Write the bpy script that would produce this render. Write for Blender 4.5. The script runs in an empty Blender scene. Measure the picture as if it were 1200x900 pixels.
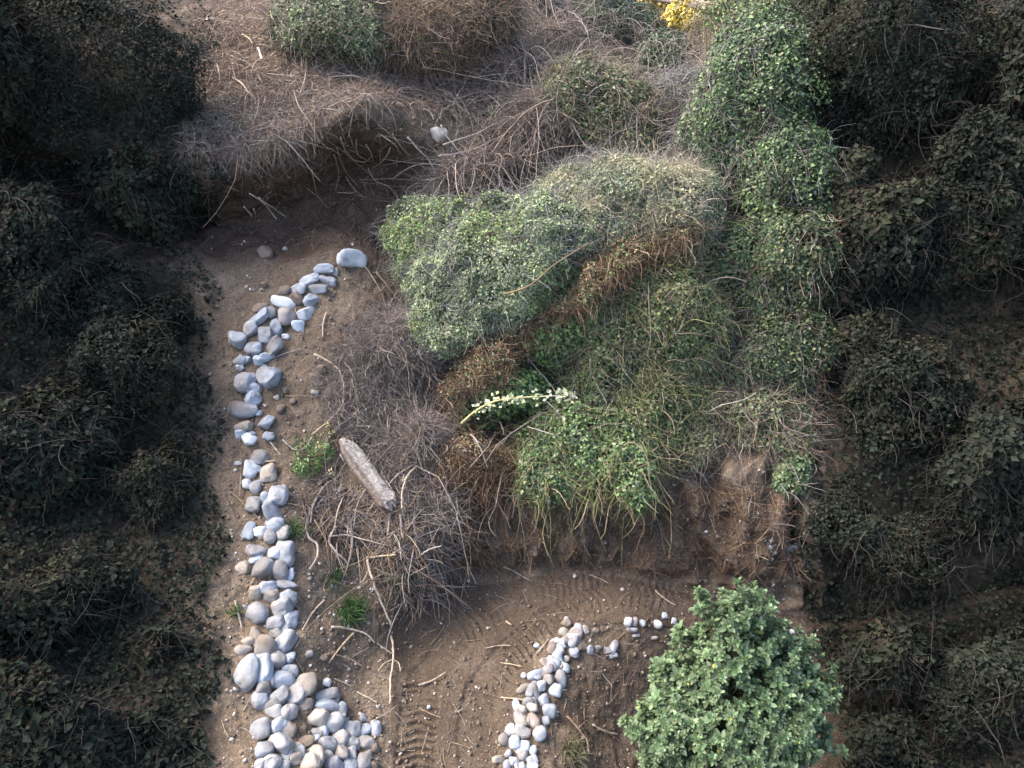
import bpy, math, random
import numpy as np
from mathutils import Vector, Matrix
from mathutils.bvhtree import BVHTree

R = math.radians
rng = np.random.default_rng(7)
random.seed(7)
S = bpy.context.scene
COL = S.collection

# ------------------------------------------------------------------ camera, sky, sun, exposure
CAM = np.array([0.0, 0.0, 6.5]); PITCH = R(35.0); FPX = 864.0
cam_d = bpy.data.cameras.new('camera'); cam = bpy.data.objects.new('camera', cam_d); COL.objects.link(cam)
cam.location = CAM; cam.rotation_euler = (R(90) - PITCH, 0, 0)
cam_d.sensor_width = 36; cam_d.lens = 36 * FPX / 1200; cam_d.clip_end = 400; cam_d.clip_start = 0.05
S.camera = cam
SUN_EL, SUN_AZ = R(50), R(-75)        # azimuth measured from +Y towards +X
W = bpy.data.worlds.new('World'); S.world = W; W.use_nodes = True
nt = W.node_tree; nt.nodes.clear()
sky = nt.nodes.new('ShaderNodeTexSky'); sky.sky_type = 'NISHITA'; sky.sun_disc = False
sky.sun_elevation = SUN_EL; sky.sun_rotation = SUN_AZ; sky.air_density = 1.0; sky.dust_density = 4.0; sky.ozone_density = 0.6
bg = nt.nodes.new('ShaderNodeBackground'); bg.inputs[1].default_value = 0.15
wo = nt.nodes.new('ShaderNodeOutputWorld'); nt.links.new(sky.outputs[0], bg.inputs[0]); nt.links.new(bg.outputs[0], wo.inputs[0])
sl = bpy.data.lights.new('sun', 'SUN'); sun = bpy.data.objects.new('sun', sl); COL.objects.link(sun)
sl.energy = 1.6; sl.angle = R(38); sl.color = (1.0, 0.90, 0.76)
sdir = Vector((math.sin(SUN_AZ) * math.cos(SUN_EL), math.cos(SUN_AZ) * math.cos(SUN_EL), math.sin(SUN_EL)))
sun.rotation_euler = sdir.to_track_quat('Z', 'Y').to_euler(); sun.location = sdir * 30
S.view_settings.view_transform = 'Standard'; S.view_settings.look = 'None'
S.view_settings.exposure = 1.95; S.view_settings.gamma = 1.0; S.view_settings.use_curve_mapping = False
S.render.engine = 'CYCLES'
S.cycles.max_bounces = 5; S.cycles.diffuse_bounces = 3; S.cycles.glossy_bounces = 2; S.cycles.transmission_bounces = 2; S.cycles.transparent_max_bounces = 4
S.cycles.use_denoising = True

# ------------------------------------------------------------------ maths helpers
FWD = np.array([0, math.cos(PITCH), -math.sin(PITCH)]); UP = np.array([0, math.sin(PITCH), math.cos(PITCH)]); RT = np.array([1.0, 0, 0])
def ray(u, v):
    d = FWD + RT * (u - 600) / FPX - UP * (v - 450) / FPX
    return d / np.linalg.norm(d)
def at(u, v, y):
    "world point seen at photo pixel (u,v) that stands y metres ahead"
    d = FWD + RT * (u - 600) / FPX - UP * (v - 450) / FPX
    return CAM + d * (y / d[1])
def norm(a): return a / np.maximum(np.linalg.norm(a, axis=-1, keepdims=True), 1e-9)
def vnoise(p, scale=1.0, seed=0):
    q = p / scale + seed * 17.31
    i = np.floor(q).astype(np.int64); f = q - i; f = f * f * (3 - 2 * f)
    def h(a, b, c):
        n = (a * 374761393 + b * 668265263 + c * 2147483647 + seed * 974711) & 0xffffffff
        n = ((n ^ (n >> 13)) * 1274126177) & 0xffffffff
        return ((n ^ (n >> 16)) & 0xffff) / 65535.0
    x, y, z = i[..., 0], i[..., 1], i[..., 2]; fx, fy, fz = f[..., 0], f[..., 1], f[..., 2]
    r = 0
    for dx in (0, 1):
        wx = fx if dx else 1 - fx
        for dy in (0, 1):
            wy = fy if dy else 1 - fy
            for dz in (0, 1):
                wz = fz if dz else 1 - fz
                r = r + h(x + dx, y + dy, z + dz) * wx * wy * wz
    return r * 2 - 1
def fbm(p, scale, seed=0, oct=4, gain=0.5):
    r = 0; a = 1; t = 0
    for k in range(oct):
        r = r + a * vnoise(p, scale, seed + k * 3 + 1); t += a; a *= gain; scale *= 0.5
    return r / t
def sstep(a, b, x):
    t = np.clip((x - a) / (b - a), 0, 1); return t * t * (3 - 2 * t)
def rand_unit(n):
    return norm(rng.normal(size=(n, 3)))

# ------------------------------------------------------------------ mesh helpers
def raw_mesh(name, V, F, mat, col=None, smooth=False):
    me = bpy.data.meshes.new(name)
    V = np.asarray(V, np.float32); F = np.asarray(F, np.int32); k = F.shape[1]
    me.vertices.add(len(V)); me.vertices.foreach_set('co', V.ravel())
    me.loops.add(F.size); me.loops.foreach_set('vertex_index', F.ravel())
    me.polygons.add(len(F)); me.polygons.foreach_set('loop_start', np.arange(0, F.size, k, dtype=np.int32))
    try: me.polygons.foreach_set('loop_total', np.full(len(F), k, np.int32))
    except Exception: pass
    if smooth: me.polygons.foreach_set('use_smooth', np.ones(len(F), bool))
    if col is not None:
        at_ = me.color_attributes.new('tint', 'FLOAT_COLOR', 'POINT')
        c = np.ones((len(V), 4), np.float32); c[:, :3] = col; at_.data.foreach_set('color', c.ravel())
    me.update(calc_edges=True); me.validate()
    if mat: me.materials.append(mat)
    return me
def link(name, me, parent=None, loc=None):
    o = bpy.data.objects.new(name, me); COL.objects.link(o)
    if loc is not None: o.location = loc
    if parent is not None:
        o.parent = parent
    return o
def tag(o, label=None, cat=None, group=None, kind=None):
    if label: o['label'] = label
    if cat: o['category'] = cat
    if group: o['group'] = group
    if kind: o['kind'] = kind
    return o
def root_at(name, loc, label, cat, group=None):
    o = bpy.data.objects.new(name, None); COL.objects.link(o); o.location = Vector(loc); o.empty_display_size = .2
    return tag(o, label, cat, group)
def child(name, me, root):
    o = link(name, me, root); o.location = -root.location      # world-space vertices under the moved root
    return o

# ------------------------------------------------------------------ materials
def new_mat(name):
    m = bpy.data.materials.new(name); m.use_nodes = True; n = m.node_tree; b = n.nodes['Principled BSDF']
    return m, n, b
def N(n, t, **k):
    x = n.nodes.new(t)
    for a, b in k.items(): setattr(x, a, b)
    return x
def leaf_mat(name, rough=.45, spec=.5, transl=.18):
    m, n, b = new_mat(name)
    a = N(n, 'ShaderNodeAttribute', attribute_name='tint')
    n.links.new(a.outputs['Color'], b.inputs['Base Color'])
    b.inputs['Roughness'].default_value = rough; b.inputs['Specular IOR Level'].default_value = spec
    t = N(n, 'ShaderNodeBsdfTranslucent'); n.links.new(a.outputs['Color'], t.inputs[0])
    mx = N(n, 'ShaderNodeMixShader'); mx.inputs[0].default_value = transl
    out = n.nodes['Material Output']
    n.links.new(b.outputs[0], mx.inputs[1]); n.links.new(t.outputs[0], mx.inputs[2]); n.links.new(mx.outputs[0], out.inputs[0])
    return m
def twig_mat(name):
    m, n, b = new_mat(name)
    a = N(n, 'ShaderNodeAttribute', attribute_name='tint')
    tc = N(n, 'ShaderNodeTexCoord'); no = N(n, 'ShaderNodeTexNoise'); no.inputs['Scale'].default_value = 35; no.inputs['Detail'].default_value = 5
    n.links.new(tc.outputs['Object'], no.inputs['Vector'])
    mr = N(n, 'ShaderNodeMapRange'); mr.inputs['From Min'].default_value = .3; mr.inputs['From Max'].default_value = .7; mr.inputs['To Min'].default_value = .6; mr.inputs['To Max'].default_value = 1.3
    n.links.new(no.outputs[0], mr.inputs[0])
    mu = N(n, 'ShaderNodeVectorMath', operation='SCALE'); n.links.new(a.outputs['Color'], mu.inputs[0]); n.links.new(mr.outputs[0], mu.inputs['Scale'])
    n.links.new(mu.outputs[0], b.inputs['Base Color']); b.inputs['Roughness'].default_value = .8; b.inputs['Specular IOR Level'].default_value = .25
    return m
def soil_mat(name, base, pale, dark, damp=False, bump=.5):
    m, n, b = new_mat(name)
    tc = N(n, 'ShaderNodeTexCoord')
    def noise(sc, det=6, rough=.6):
        x = N(n, 'ShaderNodeTexNoise'); x.inputs['Scale'].default_value = sc; x.inputs['Detail'].default_value = det; x.inputs['Roughness'].default_value = rough
        n.links.new(tc.outputs['Object'], x.inputs['Vector']); return x
    def ramp(src, p0, p1, c0=(0, 0, 0, 1), c1=(1, 1, 1, 1)):
        x = N(n, 'ShaderNodeValToRGB'); x.color_ramp.elements[0].position = p0; x.color_ramp.elements[1].position = p1
        x.color_ramp.elements[0].color = c0; x.color_ramp.elements[1].color = c1; n.links.new(src, x.inputs[0]); return x
    def mix(f, a, c):
        x = N(n, 'ShaderNodeMix', data_type='RGBA')
        n.links.new(f, x.inputs[0])
        for s, i in ((a, 6), (c, 7)):
            if hasattr(s, 'is_output'): n.links.new(s, x.inputs[i])
            else: x.inputs[i].default_value = (*s, 1)
        return x.outputs[2]
    c = mix(ramp(noise(1.3).outputs[0], .35, .68).outputs[0], base, dark)
    c = mix(ramp(noise(3.1, 8, .7).outputs[0], .5, .72).outputs[0], c, pale)
    c = mix(ramp(noise(38, 8, .75).outputs[0], .42, .66).outputs[0], c, tuple(x * .5 for x in base))
    gr = noise(120, 3, .6); c = mix(ramp(gr.outputs[0], .62, .68).outputs[0], c, tuple(min(.5, x * 2.3) for x in pale))
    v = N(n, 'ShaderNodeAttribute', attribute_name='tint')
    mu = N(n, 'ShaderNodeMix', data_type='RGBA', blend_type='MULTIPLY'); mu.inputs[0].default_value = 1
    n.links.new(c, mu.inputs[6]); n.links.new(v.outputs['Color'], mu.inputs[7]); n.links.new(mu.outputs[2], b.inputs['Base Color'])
    b.inputs['Roughness'].default_value = .92; b.inputs['Specular IOR Level'].default_value = .2
    bp = N(n, 'ShaderNodeBump'); bp.inputs['Strength'].default_value = bump; bp.inputs['Distance'].default_value = .02
    ad = N(n, 'ShaderNodeMath', operation='ADD'); n.links.new(noise(45, 8, .75).outputs[0], ad.inputs[0])
    vo = N(n, 'ShaderNodeTexVoronoi'); vo.inputs['Scale'].default_value = 55; n.links.new(tc.outputs['Object'], vo.inputs['Vector'])
    sc = N(n, 'ShaderNodeMath', operation='MULTIPLY'); sc.inputs[1].default_value = -.5; n.links.new(vo.outputs['Distance'], sc.inputs[0]); n.links.new(sc.outputs[0], ad.inputs[1])
    n.links.new(ad.outputs[0], bp.inputs['Height']); n.links.new(bp.outputs[0], b.inputs['Normal'])
    return m
def stone_mat(name, c0, c1, dust=.35):
    m, n, b = new_mat(name)
    tc = N(n, 'ShaderNodeTexCoord'); oi = N(n, 'ShaderNodeObjectInfo')
    ad = N(n, 'ShaderNodeVectorMath', operation='ADD'); n.links.new(tc.outputs['Object'], ad.inputs[0])
    mu = N(n, 'ShaderNodeMath', operation='MULTIPLY'); mu.inputs[1].default_value = 50; n.links.new(oi.outputs['Random'], mu.inputs[0]); n.links.new(mu.outputs[0], ad.inputs[1])
    no = N(n, 'ShaderNodeTexNoise'); no.inputs['Scale'].default_value = 2.6; no.inputs['Detail'].default_value = 8; no.inputs['Roughness'].default_value = .7; n.links.new(ad.outputs[0], no.inputs['Vector'])
    r = N(n, 'ShaderNodeValToRGB'); e = r.color_ramp.elements; e[0].position = .3; e[1].position = .7; e[0].color = (*c0, 1); e[1].color = (*c1, 1); n.links.new(no.outputs[0], r.inputs[0])
    # soil smears with their own outline
    n2 = N(n, 'ShaderNodeTexNoise'); n2.inputs['Scale'].default_value = 1.1; n2.inputs['Detail'].default_value = 9; n2.inputs['Roughness'].default_value = .75; n.links.new(ad.outputs[0], n2.inputs['Vector'])
    r2 = N(n, 'ShaderNodeValToRGB'); e = r2.color_ramp.elements; e[0].position = .56 - dust * .2; e[1].position = .70 - dust * .1; n.links.new(n2.outputs[0], r2.inputs[0])
    mx = N(n, 'ShaderNodeMix', data_type='RGBA'); n.links.new(r2.outputs[0], mx.inputs[0]); n.links.new(r.outputs[0], mx.inputs[6]); mx.inputs[7].default_value = (.17, .13, .10, 1)
    hv = N(n, 'ShaderNodeHueSaturation'); mr = N(n, 'ShaderNodeMapRange'); mr.inputs['To Min'].default_value = .72; mr.inputs['To Max'].default_value = 1.15
    n.links.new(oi.outputs['Random'], mr.inputs[0]); n.links.new(mr.outputs[0], hv.inputs['Value']); n.links.new(mx.outputs[2], hv.inputs['Color']); n.links.new(hv.outputs[0], b.inputs['Base Color'])
    b.inputs['Roughness'].default_value = .7; b.inputs['Specular IOR Level'].default_value = .35
    bp = N(n, 'ShaderNodeBump'); bp.inputs['Strength'].default_value = .7; bp.inputs['Distance'].default_value = .015
    n3 = N(n, 'ShaderNodeTexNoise'); n3.inputs['Scale'].default_value = 22; n3.inputs['Detail'].default_value = 10; n3.inputs['Roughness'].default_value = .7; n.links.new(ad.outputs[0], n3.inputs['Vector']); n.links.new(n3.outputs[0], bp.inputs['Height']); n.links.new(bp.outputs[0], b.inputs['Normal'])
    return m

M_SOIL = soil_mat('brown_earth', (.158, .120, .088), (.225, .182, .140), (.088, .064, .047))
M_TRACK = soil_mat('trodden_earth', (.102, .076, .056), (.140, .110, .086), (.066, .048, .036), bump=.5)
M_LEAF = leaf_mat('leaf'); M_GLOSSY = leaf_mat('waxy_leaf', .5, .4, .2); M_TWIG = twig_mat('twig'); M_DARK = leaf_mat('dark_leaf', .75, .2, .1); M_GRASS = leaf_mat('grass_blade', .55, .3, .3)
MS = {
 'b': stone_mat('blue_grey_stone', (.24, .27, .32), (.40, .44, .50), .45),
 'w': stone_mat('whitish_stone', (.34, .37, .41), (.51, .53, .56), .3),
 'g': stone_mat('grey_stone', (.20, .205, .215), (.35, .355, .37), .6),
 't': stone_mat('tan_stone', (.25, .222, .19), (.38, .345, .305), .4),
 'd': stone_mat('earthy_stone', (.12, .095, .08), (.22, .18, .155), .7),
 'p': stone_mat('pinkish_stone', (.29, .25, .245), (.42, .38, .37), .45)}
SNAME = {'b': 'blue-grey', 'w': 'near-white', 'g': 'mid-grey', 't': 'tan', 'd': 'earth-brown', 'p': 'pinkish'}

# ------------------------------------------------------------------ terrain (lofted profiles across the gully)
# rows: A behind camera, B, C, C2, D bank foot, E bank lip, F, G, G2, H, I, J, K far.  entries are (photo row, metres ahead)
def zz(y, z): return ('z', y, z)
prof = {
 260: [zz(-3, .3), (930, 2.90), (800, 3.80), (740, 4.25), (670, 4.80), (560, 5.72), (400, 6.95), (305, 7.85), (258, 8.55), (208, 8.05), (120, 8.9), (0, 11.0), zz(30, 8.5)],
 340: [zz(-3, .1), (930, 2.98), (800, 3.90), (740, 4.33), (670, 4.85), (560, 5.72), (400, 6.95), (300, 7.90), (248, 8.65), (182, 8.20), (120, 8.9), (0, 11.0), zz(30, 8.5)],
 415: [zz(-3, 0), (930, 3.10), (800, 4.08), (750, 4.48), (690, 4.92), (590, 5.55), (420, 6.80), (290, 8.00), (215, 9.0), (140, 8.45), (100, 9.2), (0, 11.5), zz(30, 8.6)],
 480: [zz(-3, 0), (930, 3.14), (800, 4.16), (745, 4.72), (650, 5.12), (590, 5.52), (460, 6.65), (330, 7.90), (225, 8.95), (152, 8.85), (95, 9.7), (0, 12.), zz(30, 8.7)],
 560: [zz(-3, -.1), (930, 3.14), (800, 4.17), (745, 4.70), (672, 5.38), (590, 5.66), (460, 6.85), (340, 7.75), (260, 8.35), (190, 8.9), (100, 9.8), (0, 12.5), zz(30, 8.8)],
 640: [zz(-3, -.3), (930, 3.16), (800, 4.17), (738, 4.72), (662, 5.48), (585, 5.78), (460, 6.85), (340, 7.75), (260, 8.35), (190, 8.9), (100, 9.8), (0, 12.5), zz(30, 8.8)],
 720: [zz(-3, -.9), (930, 3.40), (800, 4.40), (728, 4.80), (664, 5.42), (588, 5.75), (460, 6.80), (340, 7.70), (260, 8.35), (190, 9.0), (110, 10.0), (0, 14.), zz(30, 9)],
 800: [zz(-3, -1.4), (930, 3.72), (800, 4.58), (734, 4.84), (682, 5.28), (590, 5.68), (450, 6.80), (330, 7.60), (250, 8.20), (185, 9.0), (110, 10.2), (10, 14.), zz(30, 9)],
 870: [zz(-3, -1.6), (930, 3.80), (800, 4.62), (742, 4.86), (700, 5.16), (580, 5.60), (440, 6.65), (310, 7.40), (220, 7.95), (150, 8.4), (80, 9.1), (0, 10.8), zz(30, 9)],
 950: [zz(-3, -1.6), (930, 3.80), (800, 4.62), (745, 4.86), (712, 5.10), (575, 5.55), (430, 6.50), (300, 7.20), (210, 7.75), (140, 8.1), (70, 8.7), (-10, 10.2), zz(30, 9)],
}
K = sorted(prof)
def pts_of(u, row, ysc=1.0, dz=0.0):
    out = []
    for e in row:
        if e[0] == 'z':
            y, z = e[1], e[2]; dep = y * math.cos(PITCH) + (CAM[2] - z) * math.sin(PITCH); out.append(((u - 600) / FPX * max(dep, 2.2), y, z + dz))
        else:
            p = at(u, e[0], e[1]); out.append((p[0], p[1], p[2] + dz))
    return out
ctrl = []; us = []
L, Rr = prof[260], prof[950]
for u, dz in ((-1600, 4.5), (-700, 2.6), (-250, 1.5), (0, .75), (150, .25)): ctrl.append(pts_of(u, L, dz=dz)); us.append(u)
for u in K: ctrl.append(pts_of(u, prof[u])); us.append(u)
for u, dz in ((1080, .3), (1250, .9), (1500, 1.8), (2000, 3.2), (2900, 5.0)): ctrl.append(pts_of(u, Rr, dz=dz)); us.append(u)
ctrl = np.array(ctrl); us = np.array(us, float)          # (nu, nr, 3)
def catmull(P, t, T):
    "interpolate P (n,...) given knots t at positions T, cubic hermite with limited slopes"
    n = len(t); d = (P[1:] - P[:-1]) / (t[1:] - t[:-1])[:, None, None]
    m = np.empty_like(P); m[0] = d[0]; m[-1] = d[-1]; m[1:-1] = (d[1:] + d[:-1]) / 2
    i = np.clip(np.searchsorted(t, T, side='right') - 1, 0, n - 2); h = (t[i + 1] - t[i]); s = ((T - t[i]) / h)[:, None, None]; h = h[:, None, None]
    return (2*s**3-3*s**2+1)*P[i] + (s**3-2*s**2+s)*h*m[i] + (-2*s**3+3*s**2)*P[i+1] + (s**3-s**2)*h*m[i+1]
Tu = np.concatenate([np.linspace(-1600, -100, 40, endpoint=False), np.linspace(-100, 240, 150, endpoint=False), np.linspace(240, 960, 620, endpoint=False), np.linspace(960, 1300, 150, endpoint=False), np.linspace(1300, 2900, 40)])
rowt = np.array([0, 4, 5, 5.4, 6, 6.6, 7.7, 8.5, 8.9, 9.4, 10.1, 11.2, 14.0])
Tv = np.concatenate([np.linspace(0, 3.6, 60, endpoint=False), np.linspace(3.6, 6.7, 440, endpoint=False), np.linspace(6.7, 11.2, 420, endpoint=False), np.linspace(11.2, 14, 40)])
G = catmull(ctrl, us, Tu)                                # along u
G = catmull(np.swapaxes(G, 0, 1).copy(), rowt, Tv)       # (nv, nu, 3)
nv, nu = G.shape[:2]
def grid_normals(G):
    du = np.gradient(G, axis=1); dv = np.gradient(G, axis=0); n = norm(np.cross(du, dv)); return n
def project(P):
    d = P - CAM; dep = d @ FWD; dep = np.where(np.abs(dep) < .3, .3, dep)
    return 600 + FPX * (d @ RT) / dep, 450 - FPX * (d @ UP) / dep
Nn = grid_normals(G)
U2, V2 = np.meshgrid(Tu, Tv)
rowv = V2
bankness = sstep(5.95, 6.05, rowv) * (1 - sstep(6.75, 7.0, rowv)) * sstep(500, 560, U2) * (1 - sstep(950, 1000, U2))
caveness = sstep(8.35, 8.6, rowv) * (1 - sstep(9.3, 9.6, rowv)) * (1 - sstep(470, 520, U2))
trackness = sstep(3.5, 4.4, rowv) * (1 - sstep(5.8, 6.0, rowv)) * sstep(440, 475, U2)
trackness *= np.where(rowv > 5.38, 1, (1 - sstep(610, 640, U2)))
D = .11 * fbm(G, 1.1, 1, 3) + .05 * fbm(G, .32, 5, 3) * (1 - .6 * trackness) + .018 * fbm(G, .09, 9, 3) * (1 - .4 * trackness) * 1.3
rid = 1 - np.abs(fbm(G * np.array([1, .5, .45]), .34, 21, 3)) * 2.2
D += bankness * (.24 * rid - .10 + .10 * fbm(G * np.array([1, 1, 3.]), .5, 31, 3) + .05 * fbm(G, .15, 33, 3))
D += caveness * (.10 * fbm(G, .25, 41, 3))
lumps = np.clip(vnoise(G, .055, 55) - .35, 0, 1); D += .022 * lumps * (1 - trackness * .8)
# rutted tread marks pressed by tracked digger
def tread(pix, width, amp, per=.078):
    global D
    pl = []
    for (u, v) in pix:
        d = FWD + RT * (u - 600) / FPX - UP * (v - 450) / FPX; t = (.12 - CAM[2]) / d[2]; pl.append((CAM + d * t)[:2])
    pl = np.array(pl); best = np.full(G.shape[:2], 9.0); arc = np.zeros(G.shape[:2]); acc = 0; side = np.zeros(G.shape[:2])
    for a, b in zip(pl[:-1], pl[1:]):
        ab = b - a; Lh = np.linalg.norm(ab); w = G[..., :2] - a; t = np.clip((w @ ab) / Lh**2, 0, 1)
        q = w - t[..., None] * ab; dd = np.linalg.norm(q, axis=-1); m = dd < best
        best = np.where(m, dd, best); arc = np.where(m, acc + t * Lh, arc); side = np.where(m, (ab[0] * w[..., 1] - ab[1] * w[..., 0]) / Lh, side); acc += Lh
    mask = (1 - sstep(width * .42, width * .55, best)) * sstep(3.4, 3.8, rowv) * (1 - sstep(5.9, 6.02, rowv))
    patch = sstep(-.2, .3, fbm(G, .35, 71, 3))
    ph = 2 * np.pi * (arc + .25 * np.abs(side) + .03 * fbm(G, .25, 77, 2)) / per; amp = amp * (.35 + .65 * (1 - sstep(4.3, 5.2, G[..., 1])))
    D += mask * (-.02 + amp * np.tanh(2.2 * np.sin(ph)) * patch)
tread([(478, 1100), (484, 930), (488, 850), (497, 790), (535, 735), (600, 700), (720, 672), (800, 680), (900, 712)], .36, .021)
tread([(575, 1100), (566, 930), (556, 850), (566, 800), (600, 760), (650, 724), (720, 700), (800, 706)], .36, .018)
P = G + Nn * D[..., None]
side_dim = 1 - .62 * (1 - sstep(190, 262, U2 + 70 * fbm(G, .5, 81, 4))) - .62 * sstep(935, 985, U2 + 40 * fbm(G, .5, 82, 4))  # soil dimmed by colour towards both sides, in place of shade
tint = np.ones(P.shape, np.float32) * side_dim[..., None]
# earth of the cut bank: paler clay band, redder root soil
clay = bankness * sstep(.15, .5, fbm(G * np.array([1, 1, 2.5]), .45, 91, 3))
tint *= 1 + clay[..., None] * np.array([.35, .34, .33])
tint *= 1 - .05 * (bankness * (1 - clay))[..., None]
tint *= 1 - .45 * caveness[..., None] * np.array([.8, 1, 1])  # redder soil, with the shade of the hollow darkened into it
left_pale = (1 - sstep(300, 380, U2)) * (1 - sstep(5.6, 6.3, rowv)) * sstep(250, 270, U2)
tint *= 1 + left_pale[..., None] * np.array([.28, .27, .25])
idx = np.arange(nv * nu).reshape(nv, nu)
Q = np.stack([idx[:-1, :-1], idx[:-1, 1:], idx[1:, 1:], idx[1:, :-1]], -1).reshape(-1, 4)
tq = trackness[:-1, :-1].ravel() > .5
bq = (bankness[:-1, :-1].ravel() > .5) & ~tq
def submesh(name, sel, mat):
    F = Q[sel]; used, inv = np.unique(F.ravel(), return_inverse=True)
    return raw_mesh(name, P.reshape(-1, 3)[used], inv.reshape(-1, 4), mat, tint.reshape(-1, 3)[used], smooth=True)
tag(link('ground', submesh('ground', ~tq & ~bq, M_SOIL)), kind='structure')
tag(link('path', submesh('path', tq, M_TRACK)), kind='structure')
tag(link('terrain', submesh('terrain', bq, M_SOIL)), kind='structure')
Pc = P[::4, ::3]; nvc, nuc = Pc.shape[:2]; ic = np.arange(nvc * nuc).reshape(nvc, nuc)
Qc = np.stack([ic[:-1, :-1], ic[:-1, 1:], ic[1:, 1:], ic[1:, :-1]], -1).reshape(-1, 4)
BVH = BVHTree.FromPolygons([tuple(p) for p in Pc.reshape(-1, 3).tolist()], Qc.tolist())
def hit(u, v):
    d = ray(u, v); loc, n, i, t = BVH.ray_cast(Vector(CAM), Vector(d))
    if loc is None: p = at(u, v, 12); return p, np.array([0, -.5, .86])
    n = np.array(n); 
    if n @ d > 0: n = -n
    return np.array(loc), n

# ------------------------------------------------------------------ vegetation kit
def tubes(Pl, Rad, col, sides=3):
    "Pl (N,M,3) Rad (N,M) -> verts, faces, cols"
    Nn_, M_ = Pl.shape[:2]
    T = norm(np.gradient(Pl, axis=1)); a = np.where(np.abs(T[..., 2:3]) > .9, np.array([1., 0, 0]), np.array([0, 0, 1.]))
    X = norm(np.cross(T, a)); Y = np.cross(T, X)
    ang = np.arange(sides) * 2 * np.pi / sides
    V = Pl[:, :, None] + Rad[:, :, None, None] * (X[:, :, None] * np.cos(ang)[:, None] + Y[:, :, None] * np.sin(ang)[:, None])
    id_ = np.arange(Nn_ * M_ * sides).reshape(Nn_, M_, sides)
    a_, b_ = id_[:, :-1], id_[:, 1:]
    F = np.stack([a_, np.roll(a_, -1, 2), np.roll(b_, -1, 2), b_], -1).reshape(-1, 4)
    C = np.broadcast_to(col[:, None, None, :], V.shape).reshape(-1, 3) if col.ndim == 2 else np.tile(col, (V.size // 3, 1))
    return V.reshape(-1, 3), F, C
def grow(start, dirn, length, seg=6, grav=.25, wob=.25):
    n = len(start); Pl = np.empty((n, seg + 1, 3)); Pl[:, 0] = start; d = norm(dirn); st = (length / seg)[:, None]
    bias = rand_unit(n) * wob * .7
    for k in range(seg):
        d = norm(d + bias + rand_unit(n) * wob * .8 + np.array([0, 0, -1.]) * grav)
        Pl[:, k + 1] = Pl[:, k] + d * st
    return Pl
def merge(parts):
    V = []; F = []; C = []; o = 0
    for v, f, c in parts: V.append(v); F.append(f + o); C.append(c); o += len(v)
    return np.concatenate(V), np.concatenate(F), np.concatenate(C)
def pal(cols, n, jit=.18):
    cols = np.array(cols, float); c = cols[rng.integers(0, len(cols), n)]
    return np.clip(c * (1 + rng.normal(0, jit, (n, 1))), .004, .8)
def leaves(pos, nrm, size, col, aspect=.7, fold=.25, spread=.7):
    n = len(pos); up = norm(nrm + rand_unit(n) * spread)
    a = norm(np.cross(up, rand_unit(n))); b = np.cross(up, a); s = size[:, None]
    v0 = pos; v1 = pos + a * s * .42 + b * s * aspect * .5 + up * s * fold * .5; v2 = pos + a * s - up * s * .12; v3 = pos + a * s * .42 - b * s * aspect * .5 + up * s * fold * .5
    V = np.stack([v0, v1, v2, v3], 1).reshape(-1, 3); i = np.arange(n)[:, None] * 4
    F = np.concatenate([i + np.array([[0, 1, 2]]), i + np.array([[0, 2, 3]])]) 
    return V, F, np.repeat(col, 4, 0)
def rotm(ax, ay, az): return np.array(Matrix.Rotation(R(az), 3, 'Z') @ Matrix.Rotation(R(ay), 3, 'Y') @ Matrix.Rotation(R(ax), 3, 'X'))
class Blobs:
    "a lumpy solid made of ellipsoids; used to scatter leaves and stems through its outer layer"
    def __init__(s, lst, lump=.22, lsc=.45, seed=0):
        s.b = []
        for e in lst:
            u, v, y, rx, ry, rz = e[:6]; rot = rotm(*(e[6] if len(e) > 6 else (0, 0, 0)))
            if y < 3: y = hit(u, v)[0][1] - y      # small y: metres in front of the slope
            s.b.append((at(u, v, y), np.array([rx, ry, rz]), rot))
        s.lump, s.lsc, s.seed = lump, lsc, seed
        s.w = np.array([r[0]*r[1] + r[1]*r[2] + r[0]*r[2] for _, r, _ in s.b]); s.w = s.w / s.w.sum()
        s.base = np.mean([c for c, _, _ in s.b], 0)
    def field(s, q, k=.11):
        D_ = []; G_ = []
        for c, r, ro in s.b:
            e = (q - c) @ ro; k0 = np.linalg.norm(e / r, axis=1) + 1e-6; g = e / r**2; k1 = np.linalg.norm(g, axis=1) + 1e-6
            D_.append(k0 * (k0 - 1) / k1); G_.append((g / k1[:, None]) @ ro.T)
        D_ = np.array(D_); G_ = np.array(G_); m = D_.min(0); w = np.exp(-(D_ - m) / k); sw = w.sum(0)
        return m - k * np.log(sw), norm((w[..., None] * G_).sum(0) / sw[:, None])
    def sample(s, n, depth=.08, front=True, clump=0., csc=.22):
        P_, N_ = [], []; got = 0; tries = 0
        while got < n and tries < 14:
            tries += 1; m = int(n * 1.6) + 50
            k = rng.choice(len(s.b), m, p=s.w); d = rand_unit(m)
            c = np.array([x[0] for x in s.b])[k]; r = np.array([x[1] for x in s.b])[k]; ro = np.array([x[2] for x in s.b])[k]
            q = np.einsum('nij,nj->ni', ro, d * r) + c; nn = norm(np.einsum('nij,nj->ni', ro, d / r))
            for _ in range(3):
                f_, nn = s.field(q); q = q - nn * f_[:, None]
            keep = np.abs(f_) < .06
            q = q + nn * (s.lump * fbm(q, s.lsc, s.seed, 4, .6))[:, None]
            if front: keep &= (nn @ np.array([0, -.85, .5])) > -.35
            if clump > 0: keep &= (vnoise(q, csc, s.seed + 4) * .5 + .5 + rng.random(m) * .5) > clump
            q = q - nn * rng.exponential(depth, m)[:, None]
            P_.append(q[keep]); N_.append(nn[keep]); got += keep.sum()
        P_ = np.concatenate(P_)[:n]; N_ = np.concatenate(N_)[:n]
        return P_, N_
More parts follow.
